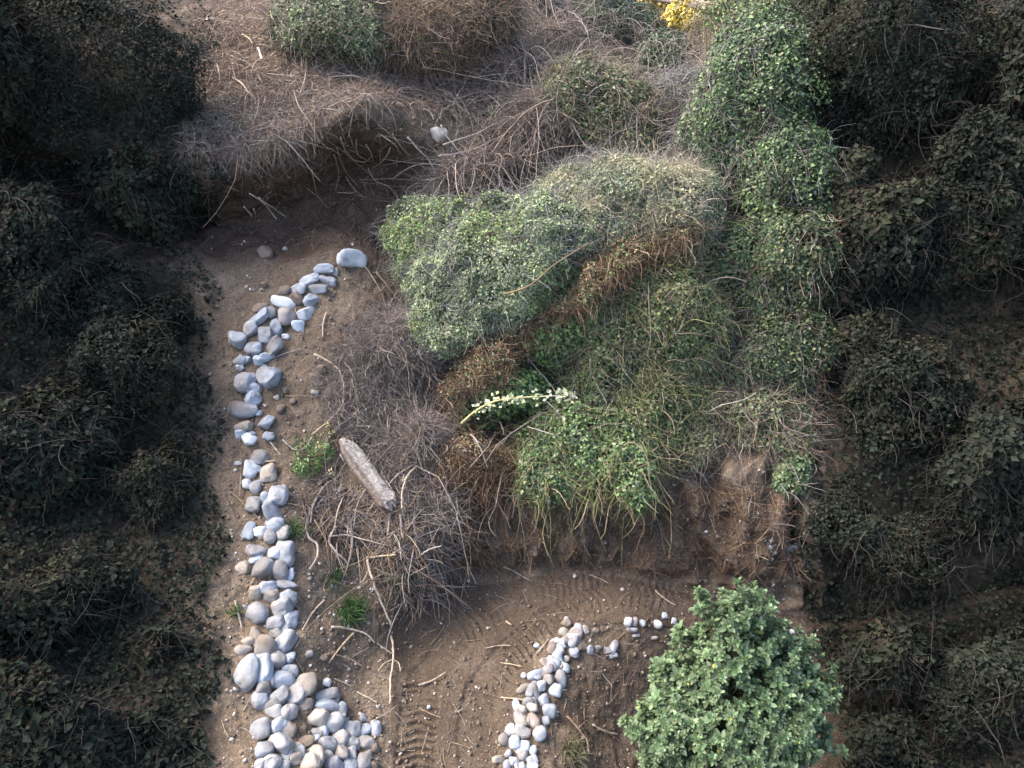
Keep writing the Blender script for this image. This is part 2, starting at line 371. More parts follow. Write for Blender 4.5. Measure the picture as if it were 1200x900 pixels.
def foliage(B, n, size, cols, depth=.1, clump=.45, csc=.2, jit=.22, spread=.7, sd=.25, aspect=.7, patchcol=None):
    q, nn = B.sample(n, depth, True, clump, csc)
    c = pal(cols, len(q), jit)
    t = sstep(-.3, .3, fbm(q, .5, B.seed + 7, 2))[:, None]
    c = c * (.75 + .5 * t)
    if patchcol is not None:
        t2 = sstep(.05, .3, fbm(q, .55, B.seed + 11, 2))[:, None]; c = c * (1 - t2) + pal(patchcol, len(q), jit) * t2
    return leaves(q, norm(nn + np.array([0, 0, .5])), size * np.exp(rng.normal(0, sd, len(q))), c, aspect, spread=spread)
def stems(B, n, length, rad, cols, depth=.08, grav=.25, wob=.3, out=.35, down=.5, seg=6, clump=.3, csc=.3, bias=(0, 0, 0)):
    q, nn = B.sample(n, depth, True, clump, csc)
    n = len(q); tang = norm(np.cross(nn, rand_unit(n)))
    d = tang + nn * out + np.array([0, 0, -1.]) * down + np.array(bias)
    L_ = length * np.exp(rng.normal(0, .4, n)); Pl = grow(q, d, L_, seg, grav, wob)
    r = rad * np.exp(rng.normal(0, .4, n)); Rd = r[:, None] * np.linspace(1, .35, seg + 1)[None]
    return tubes(Pl, Rd, pal(cols, n, .25))
def mk(name, parts, mat, root): 
    V, F, C = merge(parts); return child(name, raw_mesh(name, V, F, mat, C), root)

GREY = [(.20, .17, .155), (.26, .225, .20), (.15, .125, .115), (.30, .27, .25)]
LILAC = [(.20, .165, .145), (.27, .225, .20), (.155, .125, .11), (.33, .28, .25)]
BROWN = [(.16, .105, .075), (.22, .15, .11), (.11, .075, .055)]
RUST = [(.21, .125, .07), (.26, .165, .095), (.15, .09, .055)]
STRAW = [(.29, .23, .16), (.24, .18, .125), (.34, .28, .20)]
IVY = [(.07, .125, .05), (.10, .165, .06), (.05, .09, .042), (.13, .19, .075)]
BLUEG = [(.15, .205, .10), (.20, .25, .125), (.10, .15, .07), (.26, .30, .16)]
OLIVE = [(.13, .15, .06), (.17, .18, .075), (.10, .12, .05), (.22, .22, .10)]
IVY_SHADED = [(.045, .08, .035), (.065, .105, .042), (.035, .06, .03), (.08, .12, .05)]  # ivy greens darkened, the right bank's shadow put into the colour
LIME = [(.16, .27, .08), (.21, .33, .11), (.12, .21, .06)]
DARKG = [(.015, .020, .014), (.021, .027, .018), (.011, .014, .010)]  # near black, the dimness of the sides put into the leaf colour
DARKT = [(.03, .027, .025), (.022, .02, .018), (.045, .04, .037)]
YEL_SUNLIT = [(.72, .50, .05), (.60, .46, .07), (.40, .38, .08), (.80, .58, .10)]  # sunlight on the far bush put into its leaf colour

def shrub(name, blobs, label, cat, leafspec, stemspec, limbs=10, group=None, lmat=None, lump=.22, lsc=.45, seed=0, limbcol=GREY):
    B = Blobs(blobs, lump, lsc, seed)
    base, bn = B.base.copy(), None
    loc, n_, i_, t_ = BVH.find_nearest(Vector(base)); loc = np.array(loc)
    rt = root_at(name, loc, label, cat, group)
    if limbs:
        q, nn = B.sample(limbs, .15, True, 0)
        k = len(q); t = np.linspace(0, 1, 9)[None, :, None]; st = loc - np.array([0, 0, .05]) + rng.normal(0, .06, (k, 1, 3))
        Pl = st * (1 - t) + q[:, None] * t + np.sin(t * np.pi) * rng.normal(0, .10, (k, 1, 3)) + fbm(st * (1 - t) + q[:, None] * t, .2, seed + 3, 2)[..., None] * np.array([.06, .04, .05]) * np.sin(t * np.pi)
        rd = np.linspace(.028, .008, 9)[None] * np.exp(rng.normal(0, .25, (k, 1)))
        mk('branches', [tubes(Pl, rd, pal(limbcol, k), 6)], M_TWIG, rt)
    if leafspec:
        mk('leaves', [foliage(B, **s) for s in leafspec], lmat or M_LEAF, rt)
    if stemspec:
        mk('twigs', [stems(B, **s) for s in stemspec], M_TWIG, rt)
    return rt, B

# ------------------------------------------------------------------ central vine-covered bush
central = [(680, 410, .12, 1.25, .60, 1.15), (745, 330, .45, .72, .60, .75), (745, 460, .22, .75, .5, .72), (690, 520, .22, .80, .45, .50), (580, 465, .12, .5, .38, .48), (520, 330, .25, .5, .45, .6)]
rt, B0 = shrub('vine_covered_bush', central, 'big rounded bush smothered in tangled creeping vine, overhanging the earth bank in the middle', 'bush', [
      dict(n=70000, size=.032, cols=IVY + OLIVE[:2], depth=.12, clump=.50)], [
      dict(n=6000, length=.22, rad=.0026, cols=GREY + OLIVE, depth=.05, grav=.1, out=.5, down=.1, wob=.45),
      dict(n=300, length=.5, rad=.0045, cols=GREY, depth=.03, grav=.2, out=.5, down=.3, seg=9, wob=.4)], limbs=34, seed=2, lump=.34)
def extra(rt, name, blobs, leafspec=(), stemspec=(), seed=5, lump=.15, lsc=.35, mat=None):
    B = Blobs(blobs, lump, lsc, seed)
    if leafspec: mk(name, [foliage(B, **s) for s in leafspec], mat or M_LEAF, rt)
    if stemspec: mk(name if not leafspec else 'dry_stems', [stems(B, **s) for s in stemspec], M_TWIG, rt)
    return B
extra(rt, 'crown_vine', [(608, 318, .72, 1.15, .72, .74, (0, -30, 0)), (695, 258, .90, 1.0, .75, .56, (0, -16, 0)), (775, 248, .95, .52, .55, .42, (0, -10, 0)), (545, 360, .50, .60, .55, .72, (0, -20, 0)), (510, 295, .35, .58, .5, .60)],
      [dict(n=100000, size=.028, cols=BLUEG + [(.22, .25, .17)], depth=.07, clump=.48, csc=.14, patchcol=LIME[:2] + LIME + OLIVE)], [dict(n=9500, length=.18, rad=.0020, cols=[(.24, .24, .23), (.34, .33, .32), (.20, .20, .18)], depth=.05, grav=.06, out=.35, down=.0, wob=.4, bias=(-.5, 0, -.1))], seed=8, lump=.42, lsc=.5)
extra(rt, 'leafy_coat', [(700, 400, .18, 1.40, .58, 1.40), (760, 430, .28, .95, .5, 1.15)],
      [dict(n=70000, size=.032, cols=OLIVE + IVY + LIME[:1], depth=.10, clump=.56, csc=.25)], [dict(n=4200, length=.26, rad=.0028, cols=STRAW + GREY + OLIVE, depth=.05, grav=.1, out=.4, down=.1, wob=.42)], seed=11, lump=.36, lsc=.7)
extra(rt, 'ridge_fringe', [(650, 362, 1.05, .95, .14, .10, (0, -36, 0)), (560, 440, .72, .40, .14, .10, (0, -42, 0)), (755, 288, 1.32, .55, .12, .08, (0, -24, 0))],
      [dict(n=8000, size=.026, cols=RUST + STRAW[:1] + OLIVE + IVY[:2], depth=.12, clump=.58, csc=.15)], [dict(n=5000, length=.17, rad=.0022, cols=RUST + BROWN + STRAW[:2], depth=.10, grav=.2, out=.2, down=.5, wob=.5, clump=.58, csc=.15)], seed=13, lump=.34, lsc=.3)
extra(rt, 'straw_crest', [(720, 232, 1.1, .75, .6, .42, (0, -14, 0)), (790, 245, 1.05, .42, .45, .34)],
      [dict(n=8000, size=.026, cols=[(.27, .26, .15), (.33, .31, .20), (.22, .24, .11)], depth=.05, clump=.55, csc=.25)], [dict(n=4200, length=.20, rad=.0021, cols=[(.32, .29, .21), (.38, .34, .27), (.28, .24, .18)], depth=.04, grav=.08, out=.35, down=.1, wob=.45, clump=.5)], seed=15, lump=.36, lsc=.5)
extra(rt, 'fresh_leaves', [(660, 385, .72, .42, .22, .45, (0, -15, 0)), (600, 458, .50, .42, .25, .24), (700, 340, .95, .22, .2, .25)],
      [dict(n=11000, size=.048, cols=LIME + IVY, depth=.07, clump=.42, csc=.15)], seed=17)
extra(rt, 'lower_skirt', [(690, 520, .33, .76, .46, .44), (735, 562, .30, .3, .3, .26), (640, 560, .2, .3, .25, .2)],
      [dict(n=22000, size=.036, cols=IVY + LIME[:1] + BLUEG[:2], depth=.1, clump=.5)], [dict(n=1800, length=.28, rad=.0028, cols=STRAW + OLIVE, depth=.05, out=.5, down=.2, wob=.4)], seed=19, lump=.25)
extra(rt, 'straw_side', [(772, 410, .45, .62, .42, 1.0, (0, 10, 0)), (800, 270, .75, .40, .38, .30), (770, 490, .36, .50, .36, .42)],
      [dict(n=42000, size=.030, cols=OLIVE + IVY + [(.22, .21, .11), (.18, .24, .08)], depth=.10, clump=.55, csc=.22)], [dict(n=5000, length=.20, rad=.0026, cols=STRAW + OLIVE, depth=.05, grav=.1, out=.5, down=.1, wob=.4)], seed=23, lump=.28)

# rust coloured dead growth and root mat hanging below the bush
rt, _ = shrub('dead_fern_thicket', [(545, 560, .03, .30, .15, .50, (0, 8, 0)), (600, 550, .04, .45, .16, .22), (530, 505, -.05, .34, .14, .32), (545, 640, .0, .2, .10, .26)],
      'rust-brown dead growth hanging over the bank below the left side of the vine bush', 'dead brush', [
      dict(n=7000, size=.022, cols=RUST + BROWN + OLIVE, depth=.10, clump=.5)], [
      dict(n=3600, length=.22, rad=.0026, cols=RUST + BROWN, depth=.08, grav=.2, out=.15, down=.5, wob=.4),
      dict(n=150, length=.5, rad=.005, cols=STRAW + GREY, depth=.02, grav=.25, out=.5, down=.6, seg=8, wob=.35)], limbs=8, seed=29, limbcol=BROWN)
rt, _ = shrub('hanging_dry_vine', [(800, 522, .10, .42, .18, .24), (835, 485, .12, .32, .22, .42), (735, 575, .03, .30, .1, .07)],
      'purplish dry vine stems trailing down the bank under the right side of the vine bush', 'dead brush', [
      dict(n=9000, size=.030, cols=OLIVE + LIME[:1] + STRAW[:1], depth=.08, clump=.5)], [
      dict(n=2600, length=.20, rad=.0023, cols=LILAC + STRAW, depth=.06, grav=.2, out=.15, down=.5, wob=.4)], limbs=8, seed=31)

def surf_points(n, poly, csc=.3, clump=.35, seed=0):
    poly = np.array(poly, float); lo, hi = poly.min(0), poly.max(0); P_, N_ = [], []
    tries = 0
    while len(P_) < n and tries < n * 12:
        tries += 1
        u, v = random.uniform(lo[0], hi[0]), random.uniform(lo[1], hi[1]); ins = False; j = len(poly) - 1
        for i in range(len(poly)):
            if (poly[i, 1] > v) != (poly[j, 1] > v) and u < (poly[j, 0] - poly[i, 0]) * (v - poly[i, 1]) / (poly[j, 1] - poly[i, 1]) + poly[i, 0]: ins = not ins
            j = i
        if not ins: continue
        d = ray(u, v); loc, nn, _, _ = BVH.ray_cast(Vector(CAM), Vector(d))
        if loc is None: continue
        nn = np.array(nn); nn = nn if nn @ d < 0 else -nn
        P_.append(loc[:]); N_.append(nn)
    P_ = np.array(P_); N_ = np.array(N_)
    k = (vnoise(P_, csc, seed) * .5 + .5 + rng.random(len(P_)) * .5) > clump
    return P_[k], N_[k]
def mat_of_stems(P_, N_, length, rad, cols, lift=.05, out=.15, down=.3, grav=.15, wob=.4, bias=(0, 0, 0), seg=6):
    n = len(P_); q = P_ + N_ * (rng.random((n, 1)) * lift); t = norm(np.cross(N_, rand_unit(n)))
    Pl = grow(q, t + N_ * out + np.array([0, 0, -1.]) * down + np.array(bias), length * np.exp(rng.normal(0, .45, n)), seg, grav, wob)
    push = np.sin(np.linspace(0, 1, seg + 1) * 3.1)[None, :, None] * N_[:, None] * lift * .6; Pl = Pl + push
    r = rad * np.exp(rng.normal(0, .45, n)); return tubes(Pl, r[:, None] * np.linspace(1, .35, seg + 1)[None], pal(cols, n, .25))
def mat(name, poly, label, cat, layers, leafy=None, seed=0, group=None):
    c = np.mean(np.array(poly), 0); rt = root_at(name, hit(*c)[0], label, cat, group); parts = []
    for (n, length, rad, cols, kw) in layers:
        P_, N_ = surf_points(n, poly, kw.pop('csc', .35), kw.pop('clump', .4), seed); parts.append(mat_of_stems(P_, N_, length, rad, cols, **kw))
    mk('stems', parts, M_TWIG, rt)
    if leafy:
        n, size, cols, lift = leafy; P_, N_ = surf_points(n, poly, .22, .55, seed + 5); m = len(P_); c = pal(cols, m, .25) * (.7 + .6 * sstep(-.3, .3, fbm(P_, .3, seed, 2)))[:, None]
        mk('leaves', [leaves(P_ + N_ * (rng.random((m, 1)) ** 1.5 * lift), norm(N_ + np.array([0, 0, .5])), size * np.exp(rng.normal(0, .25, m)), c)], M_LEAF, rt)
    return rt

# grey bramble tangle left of the bush
rt, _ = shrub('bramble_tangle', [(474, 440, .06, .42, .26, .60, (0, 8, 0)), (495, 535, .04, .28, .2, .5), (495, 400, .10, .40, .25, .35), (430, 425, .03, .2, .12, .28)],
      'leafless grey-lilac bramble tangle between the stone line and the vine bush', 'bramble', None, [
      dict(n=12000, length=.24, rad=.0023, cols=LILAC + GREY, depth=.10, grav=.08, out=.3, down=.0, wob=.5, seg=7, clump=.2),
      dict(n=350, length=.5, rad=.0042, cols=LILAC + STRAW[:1], depth=.04, grav=.18, out=.3, down=.2, wob=.45, seg=9)], limbs=20, seed=37, limbcol=LILAC)
mat('leafless_thicket', [(352, 585), (380, 560), (395, 575), (452, 606), (500, 590), (520, 640), (505, 700), (470, 700), (440, 650), (400, 640), (360, 620)],
    'low heap of broken dry stems below the weathered log', 'dead brush', [
    (4200, .24, .0028, GREY + BROWN + STRAW[:1], dict(lift=.07, down=.1, wob=.3, out=.1)), (420, .42, .0065, GREY + STRAW[:1], dict(lift=.09, down=.0, wob=.22, out=.05))], seed=41)

# upper left growth
rt, _ = shrub('grey_leaved_shrub', [(400, 35, 9.7, .75, .5, .42), (370, 20, 10, .5, .5, .4), (440, 15, 10.2, .5, .5, .45)],
      'grey-green small-leaved shrub with a few yellow leaves at the top left of the slope', 'shrub', [
      dict(n=24000, size=.036, cols=BLUEG + IVY[:2], depth=.1, clump=.5, patchcol=OLIVE)], [
      dict(n=3800, length=.2, rad=.003, cols=STRAW + GREY, depth=.05, grav=.08, wob=.5, out=.5, down=.0)], seed=43)
rt, _ = shrub('brown_dead_bush', [(520, 20, 9.9, .75, .5, .42), (565, 15, 10.2, .45, .4, .45), (475, 50, 9.7, .5, .3, .22)],
      'dead brown bush with rusty twigs beside the grey-green shrub at the top edge', 'dead bush', [
      dict(n=9000, size=.026, cols=BROWN + OLIVE + RUST[:1], depth=.08, clump=.5)], [
      dict(n=9500, length=.22, rad=.003, cols=[(.23, .175, .14), (.30, .24, .19), (.18, .135, .105), (.27, .18, .11)], depth=.08, grav=.08, wob=.5, out=.5, down=.0)], seed=47)
HAY = LILAC + GREY + [(.30, .235, .19), (.26, .19, .14)]
mat('dry_grass_bank', [(215, 125), (300, 95), (380, 100), (450, 118), (430, 122), (392, 128), (365, 148), (335, 172), (290, 185), (215, 180)],
    'matted dry grass and roots draped over the lip of the hollow at upper left', 'dry grass', [
    (20000, .18, .0021, HAY + BROWN, dict(lift=.06, down=.45, grav=.2, wob=.36, clump=.52, csc=.2)), (260, .34, .004, STRAW + LILAC, dict(lift=.08, down=.3, wob=.35, out=.1))], seed=53)
mat('root_mat', [(225, -10), (330, -10), (345, 60), (450, 75), (590, 55), (640, 100), (600, 150), (480, 130), (400, 115), (225, 125)],
    'thin mat of dead stems lying on the open brown slope at the top', 'dead brush', [
    (15000, .18, .0021, [(.27, .195, .155), (.22, .155, .12), (.33, .26, .21)], dict(lift=.06, down=.25, wob=.4, clump=.5)), (500, .34, .006, [(.33, .26, .21), (.40, .33, .27)], dict(lift=.06, down=.1, wob=.2))], seed=57)

# pale branch tangle and shrub mounds, upper middle
rt, _ = shrub('pale_vine_tangle', [(560, 200, .10, .60, .2, .2, (0, -18, 0)), (630, 150, .15, .50, .25, .35, (0, -20, 0)), (605, 85, .12, .45, .25, .35), (660, 60, .15, .5, .3, .3)],
      'pale leafless vine stems fanning left from the mound above the vine bush', 'dead vine', None, [
      dict(n=6500, length=.36, rad=.0024, cols=LILAC + [(.30, .22, .18)], depth=.1, grav=.08, out=.4, down=.0, wob=.3, bias=(-.6, 0, -.25), seg=7),
      dict(n=420, length=.95, rad=.006, cols=LILAC + [(.34, .27, .22)], depth=.04, grav=.14, out=.4, down=.1, wob=.2, bias=(-.7, 0, -.2), seg=9)], limbs=14, seed=61, limbcol=LILAC)
rt, _ = shrub('scrubby_mound', [(700, 130, .3, .70, .5, .50), (740, 165, .25, .4, .4, .33), (665, 110, .3, .4, .4, .38)],
      'rounded olive scrub mound with dark hollow front, directly above the vine bush', 'shrub', [
      dict(n=34000, size=.034, cols=IVY + OLIVE, depth=.12, clump=.55, patchcol=BLUEG)], [
      dict(n=4200, length=.2, rad=.0028, cols=GREY + STRAW, depth=.05, grav=.1, wob=.45, out=.5, down=.1)], seed=67)
rt, _ = shrub('lilac_dry_scrub', [(800, 115, .3, .62, .4, .34, (0, -30, 0)), (790, 180, .2, .50, .35, .30), (705, 195, .75, .38, .25, .14)],
      'mauve-grey dry scrub in the dip between the olive mound and the ivy bank', 'dead brush', [
      dict(n=5000, size=.024, cols=BLUEG + OLIVE, depth=.08, clump=.5)], [
      dict(n=6500, length=.36, rad=.0028, cols=[(.22, .21, .225), (.28, .26, .27), (.16, .15, .15)], depth=.08, out=.45, down=.3)], seed=71)
rt, _ = shrub('dark_hollow_shrub', [(730, 45, .3, .8, .5, .5), (780, 75, .3, .5, .5, .45), (690, 20, .4, .7, .5, .5)],
      'dark green shrub in the dip at the top, in front of the sun-tinted bush', 'shrub', [
      dict(n=15000, size=.04, cols=[(.05, .085, .045), (.07, .11, .055), (.035, .06, .035)], depth=.12, clump=.5)], [
      dict(n=1600, length=.4, rad=.003, cols=GREY, depth=.06, out=.5, down=.4)], seed=73)
rt, _ = shrub('sun_tinted_bush', [(812, 22, .9, .38, .35, .24), (785, 2, .8, .60, .4, .36)],
      'bush with sunlight painted golden into its leaves at the very top of the dip', 'bush', [
      dict(n=9500, size=.045, cols=YEL_SUNLIT + OLIVE[3:], depth=.1, clump=.45)], [dict(n=600, length=.3, rad=.003, cols=STRAW, depth=.05)], seed=79)
rt, _ = shrub('far_olive_shrub', [(875, 8, .4, .6, .5, .4), (740, -20, .4, .8, .5, .5), (935, 5, .4, .5, .5, .4)],
      'olive shrub along the skyline at top right, around the pale thin trunk', 'shrub', [
      dict(n=11000, size=.045, cols=OLIVE + IVY, depth=.12, clump=.5)], [dict(n=900, length=.4, rad=.004, cols=STRAW, depth=.05)], seed=83)
rt, _ = shrub('twiggy_grey_shrub', [(625, 8, .3, .45, .4, .42), (600, 2, .3, .4, .4, .4)],
      'dark twiggy shrub between the dead brown bush and the dark green shrub at the top', 'shrub', [
      dict(n=5000, size=.032, cols=BLUEG + DARKG, depth=.1, clump=.5)], [dict(n=3000, length=.4, rad=.0032, cols=GREY, depth=.06, out=.5, down=.4)], seed=89)

# ivy bank on the right
rt, _ = shrub('ivy_bank', [(880, 130, .30, .64, .45, .75, (0, 10, 0)), (900, 65, .4, .6, .45, .45), (925, 210, .2, .55, .4, .65), (840, 195, .15, .42, .35, .5)],
      'tall ivy-hung mound with long trailing stems on the upper right', 'ivy', [
      dict(n=75000, size=.034, cols=IVY_SHADED + IVY_SHADED + IVY, depth=.16, clump=.62, csc=.3)], [
      dict(n=5200, length=.26, rad=.0024, cols=GREY + [(.22, .23, .23)], depth=.07, grav=.25, out=.1, down=.4, seg=8, wob=.4)], seed=97)
extra(rt, 'ivy_tips', [(925, 230, .3, .5, .4, .5), (910, 120, .45, .5, .4, .6), (890, 45, .5, .5, .4, .35)], [dict(n=5000, size=.034, cols=LIME[2:] + IVY + IVY_SHADED, depth=.05, clump=.68, csc=.2)], seed=101)
rt, _ = shrub('ivy_curtain', [(880, 320, .12, .60, .32, .70), (925, 430, .12, .50, .30, .60), (865, 440, .10, .40, .26, .55), (930, 320, .15, .45, .32, .65), (845, 350, .08, .35, .24, .55)],
      'sparse ivy and olive vine curtain on the right-hand bank below the ivy mound', 'ivy', [
      dict(n=70000, size=.034, cols=IVY_SHADED + IVY_SHADED + OLIVE[:3], depth=.15, clump=.60, csc=.24)], [
      dict(n=4200, length=.24, rad=.0024, cols=GREY + BROWN, depth=.08, grav=.2, out=.05, down=.3, seg=8, wob=.42)], limbs=16, seed=103)
rt, _ = shrub('thorny_dry_scrub', [(895, 485, .08, .42, .2, .22), (865, 460, .06, .3, .18, .28)],
      'pale dry scrub with arching stems at the foot of the ivy curtain', 'dead brush', [
      dict(n=7000, size=.034, cols=IVY + BLUEG + OLIVE, depth=.08, clump=.5)], [
      dict(n=1400, length=.26, rad=.0026, cols=LILAC + STRAW, depth=.06, grav=.1, out=.15, down=.1, seg=8, wob=.4)], seed=107)
rt, _ = shrub('small_ivy_clump', [(930, 555, .08, .24, .2, .2)],
      'small blue-green ivy clump on the bank above the white chips', 'ivy', [
      dict(n=5000, size=.035, cols=BLUEG + IVY, depth=.06, clump=.5)], [dict(n=200, length=.2, rad=.003, cols=GREY)], limbs=4, seed=109)

mat('trailing_undergrowth', [(790, 180), (830, 150), (950, 200), (950, 545), (900, 535), (840, 520), (850, 440), (830, 330), (840, 260)],
    'olive and grey undergrowth trailing over the steep soil below the ivy mound', 'undergrowth', [
    (9000, .24, .0023, GREY + BROWN, dict(lift=.12, down=.3, wob=.45, out=.15)), (200, .4, .004, LILAC, dict(lift=.12, down=.3, wob=.35, out=.05))], leafy=(45000, .034, OLIVE[:3] + IVY_SHADED + IVY_SHADED, .16), seed=151)
mat('bramble_skirt', [(400, 400), (440, 360), (500, 370), (520, 450), (540, 600), (500, 620), (465, 590), (440, 545), (395, 515), (380, 470)],
    'grey-lilac dead bramble stems lying flat on the slope around the bramble tangle', 'bramble', [
    (11000, .24, .0023, LILAC + GREY, dict(lift=.10, down=.1, wob=.45, out=.2))], seed=153)
mat('scrub_carpet', [(560, 150), (640, 30), (700, -15), (960, -20), (960, 90), (830, 160), (780, 200), (640, 210), (560, 215)],
    'low grey-green scrub carpet filling the gaps between the mounds at the top', 'undergrowth', [
    (7000, .30, .003, GREY + LILAC, dict(lift=.15, down=.1, wob=.42, out=.3))], leafy=(20000, .036, BLUEG + OLIVE + IVY, .18), seed=155)

# dark evergreen growth closing the gully on both sides, its shade put into the colour
side = [
 ('l', [(120, 90, .3, 1.1, .6, .8), (60, 40, .3, .8, .5, .6)], 'dark evergreen scrub at the top left corner, behind the matted dry grass'),
 ('l', [(30, 300, .2, .8, .5, .8), (110, 350, .1, .6, .35, .4)], 'dark evergreen scrub on the left edge level with the start of the stone line'),
 ('l', [(175, 225, .15, .60, .4, .48)], 'dark evergreen scrub just left of the hollow under the dry grass'),
 ('l', [(150, 430, .1, .62, .35, .50), (210, 380, .0, .3, .2, .3)], 'dark low evergreen left of the upper stone line'),
 ('l', [(30, 540, .1, .6, .4, .65), (90, 500, .1, .4, .3, .4)], 'dark evergreen scrub on the left edge level with the weathered log'),
 ('l', [(170, 580, .0, .46, .28, .45), (215, 540, .0, .22, .15, .3)], 'dark low evergreen left of the middle of the stone line'),
 ('l', [(100, 690, .0, .5, .28, .40), (20, 720, .1, .5, .3, .4)], 'broad dark evergreen left of the stone line, above the corner one'),
 ('l', [(60, 850, .0, .5, .3, .42)], 'dark evergreen scrub in the bottom left corner'),
 ('l', [(195, 760, .0, .26, .16, .38), (180, 860, .0, .30, .18, .30)], 'small dark evergreen left of the widest part of the stone line'),
 ('l', [(-120, 60, .3, 1.3, .8, 1.0), (-260, 140, .3, 1.2, .8, 1.0)], 'dark evergreen scrub beyond the top left corner, mostly out of the picture'),
 ('l', [(-150, 380, .2, 1.0, .7, .9), (-320, 420, .2, 1.0, .7, 1.0)], 'dark evergreen scrub out past the left edge, level with the stone line start'),
 ('l', [(-140, 700, .1, .8, .5, .7), (-330, 720, .1, .8, .6, .8)], 'dark evergreen scrub out past the left edge, level with the stone heap'),
 ('r', [(1330, 80, .3, 1.3, .8, 1.0), (1500, 160, .3, 1.2, .8, 1.0)], 'dark evergreen bush beyond the top right corner, mostly out of the picture'),
 ('r', [(1340, 380, .2, 1.0, .7, .9), (1520, 440, .2, 1.0, .7, 1.0)], 'dark evergreen bush out past the right edge, level with the ivy curtain'),
 ('r', [(1330, 700, .1, .8, .5, .7), (1520, 720, .1, .8, .6, .8)], 'dark evergreen bush out past the right edge, level with the bright green shrub'),
 ('r', [(1060, 80, .3, 1.0, .6, .8), (990, 40, .3, .5, .4, .5)], 'dark evergreen bush at the top right, right of the ivy mound'),
 ('r', [(1170, 250, .2, .9, .5, .9)], 'dark evergreen bush on the right edge below the top right one'),
 ('r', [(1030, 300, .15, .62, .4, .75), (985, 230, .1, .35, .3, .5)], 'dark evergreen bush right of the ivy curtain'),
 ('r', [(1060, 470, .15, .62, .4, .65), (985, 420, .1, .3, .25, .5)], 'dark evergreen bush right of the pale dry scrub'),
 ('r', [(1180, 560, .15, .6, .4, .75)], 'dark evergreen bush on the right edge above the track end'),
 ('r', [(1050, 640, .1, .5, .3, .45), (985, 600, .05, .25, .2, .35)], 'low dark evergreen where the track leaves to the right'),
 ('r', [(1150, 800, .1, .62, .4, .60)], 'dark evergreen bush in the bottom right corner'),
 ('r', [(1040, 770, .2, .42, .3, .45), (1040, 880, .2, .4, .3, .4)], 'dark evergreen bush directly right of the bright green shrub'),
]
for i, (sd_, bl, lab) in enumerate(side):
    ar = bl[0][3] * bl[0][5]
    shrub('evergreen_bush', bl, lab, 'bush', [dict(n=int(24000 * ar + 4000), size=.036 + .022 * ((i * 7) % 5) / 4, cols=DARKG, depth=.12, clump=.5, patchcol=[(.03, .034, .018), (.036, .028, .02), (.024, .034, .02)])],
          [dict(n=int(1200 * ar + 300), length=.25, rad=.003, cols=DARKT, depth=.05, out=.6, down=.0, wob=.45)], limbs=0, group='shade-tinted evergreens along both sides', lmat=M_DARK, seed=200 + i, limbcol=DARKT, lump=.4)

for nm_, poly, lab, sd_ in (('ground_creeper', [(-560, -60), (225, -20), (262, 60), (240, 110), (272, 200), (255, 250), (228, 300), (262, 350), (236, 430), (266, 500), (246, 560), (272, 640), (236, 700), (266, 790), (232, 850), (256, 925), (-560, 1000)], 'dark creeper carpeting the shade-tinted soil along the left side', 171),
                          ('ground_creeper', [(950, -60), (1760, -60), (1760, 1000), (1000, 925), (975, 820), (945, 720), (928, 640), (935, 590), (955, 500)], 'dark creeper carpeting the shade-tinted soil along the right side', 173)):
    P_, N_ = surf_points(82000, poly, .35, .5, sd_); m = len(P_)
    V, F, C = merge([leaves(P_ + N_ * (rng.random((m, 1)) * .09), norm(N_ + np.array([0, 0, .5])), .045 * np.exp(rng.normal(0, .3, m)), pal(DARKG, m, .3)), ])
    o = link(nm_, raw_mesh(nm_, V, F, M_DARK, C)); tag(o, lab, None, None, 'stuff')

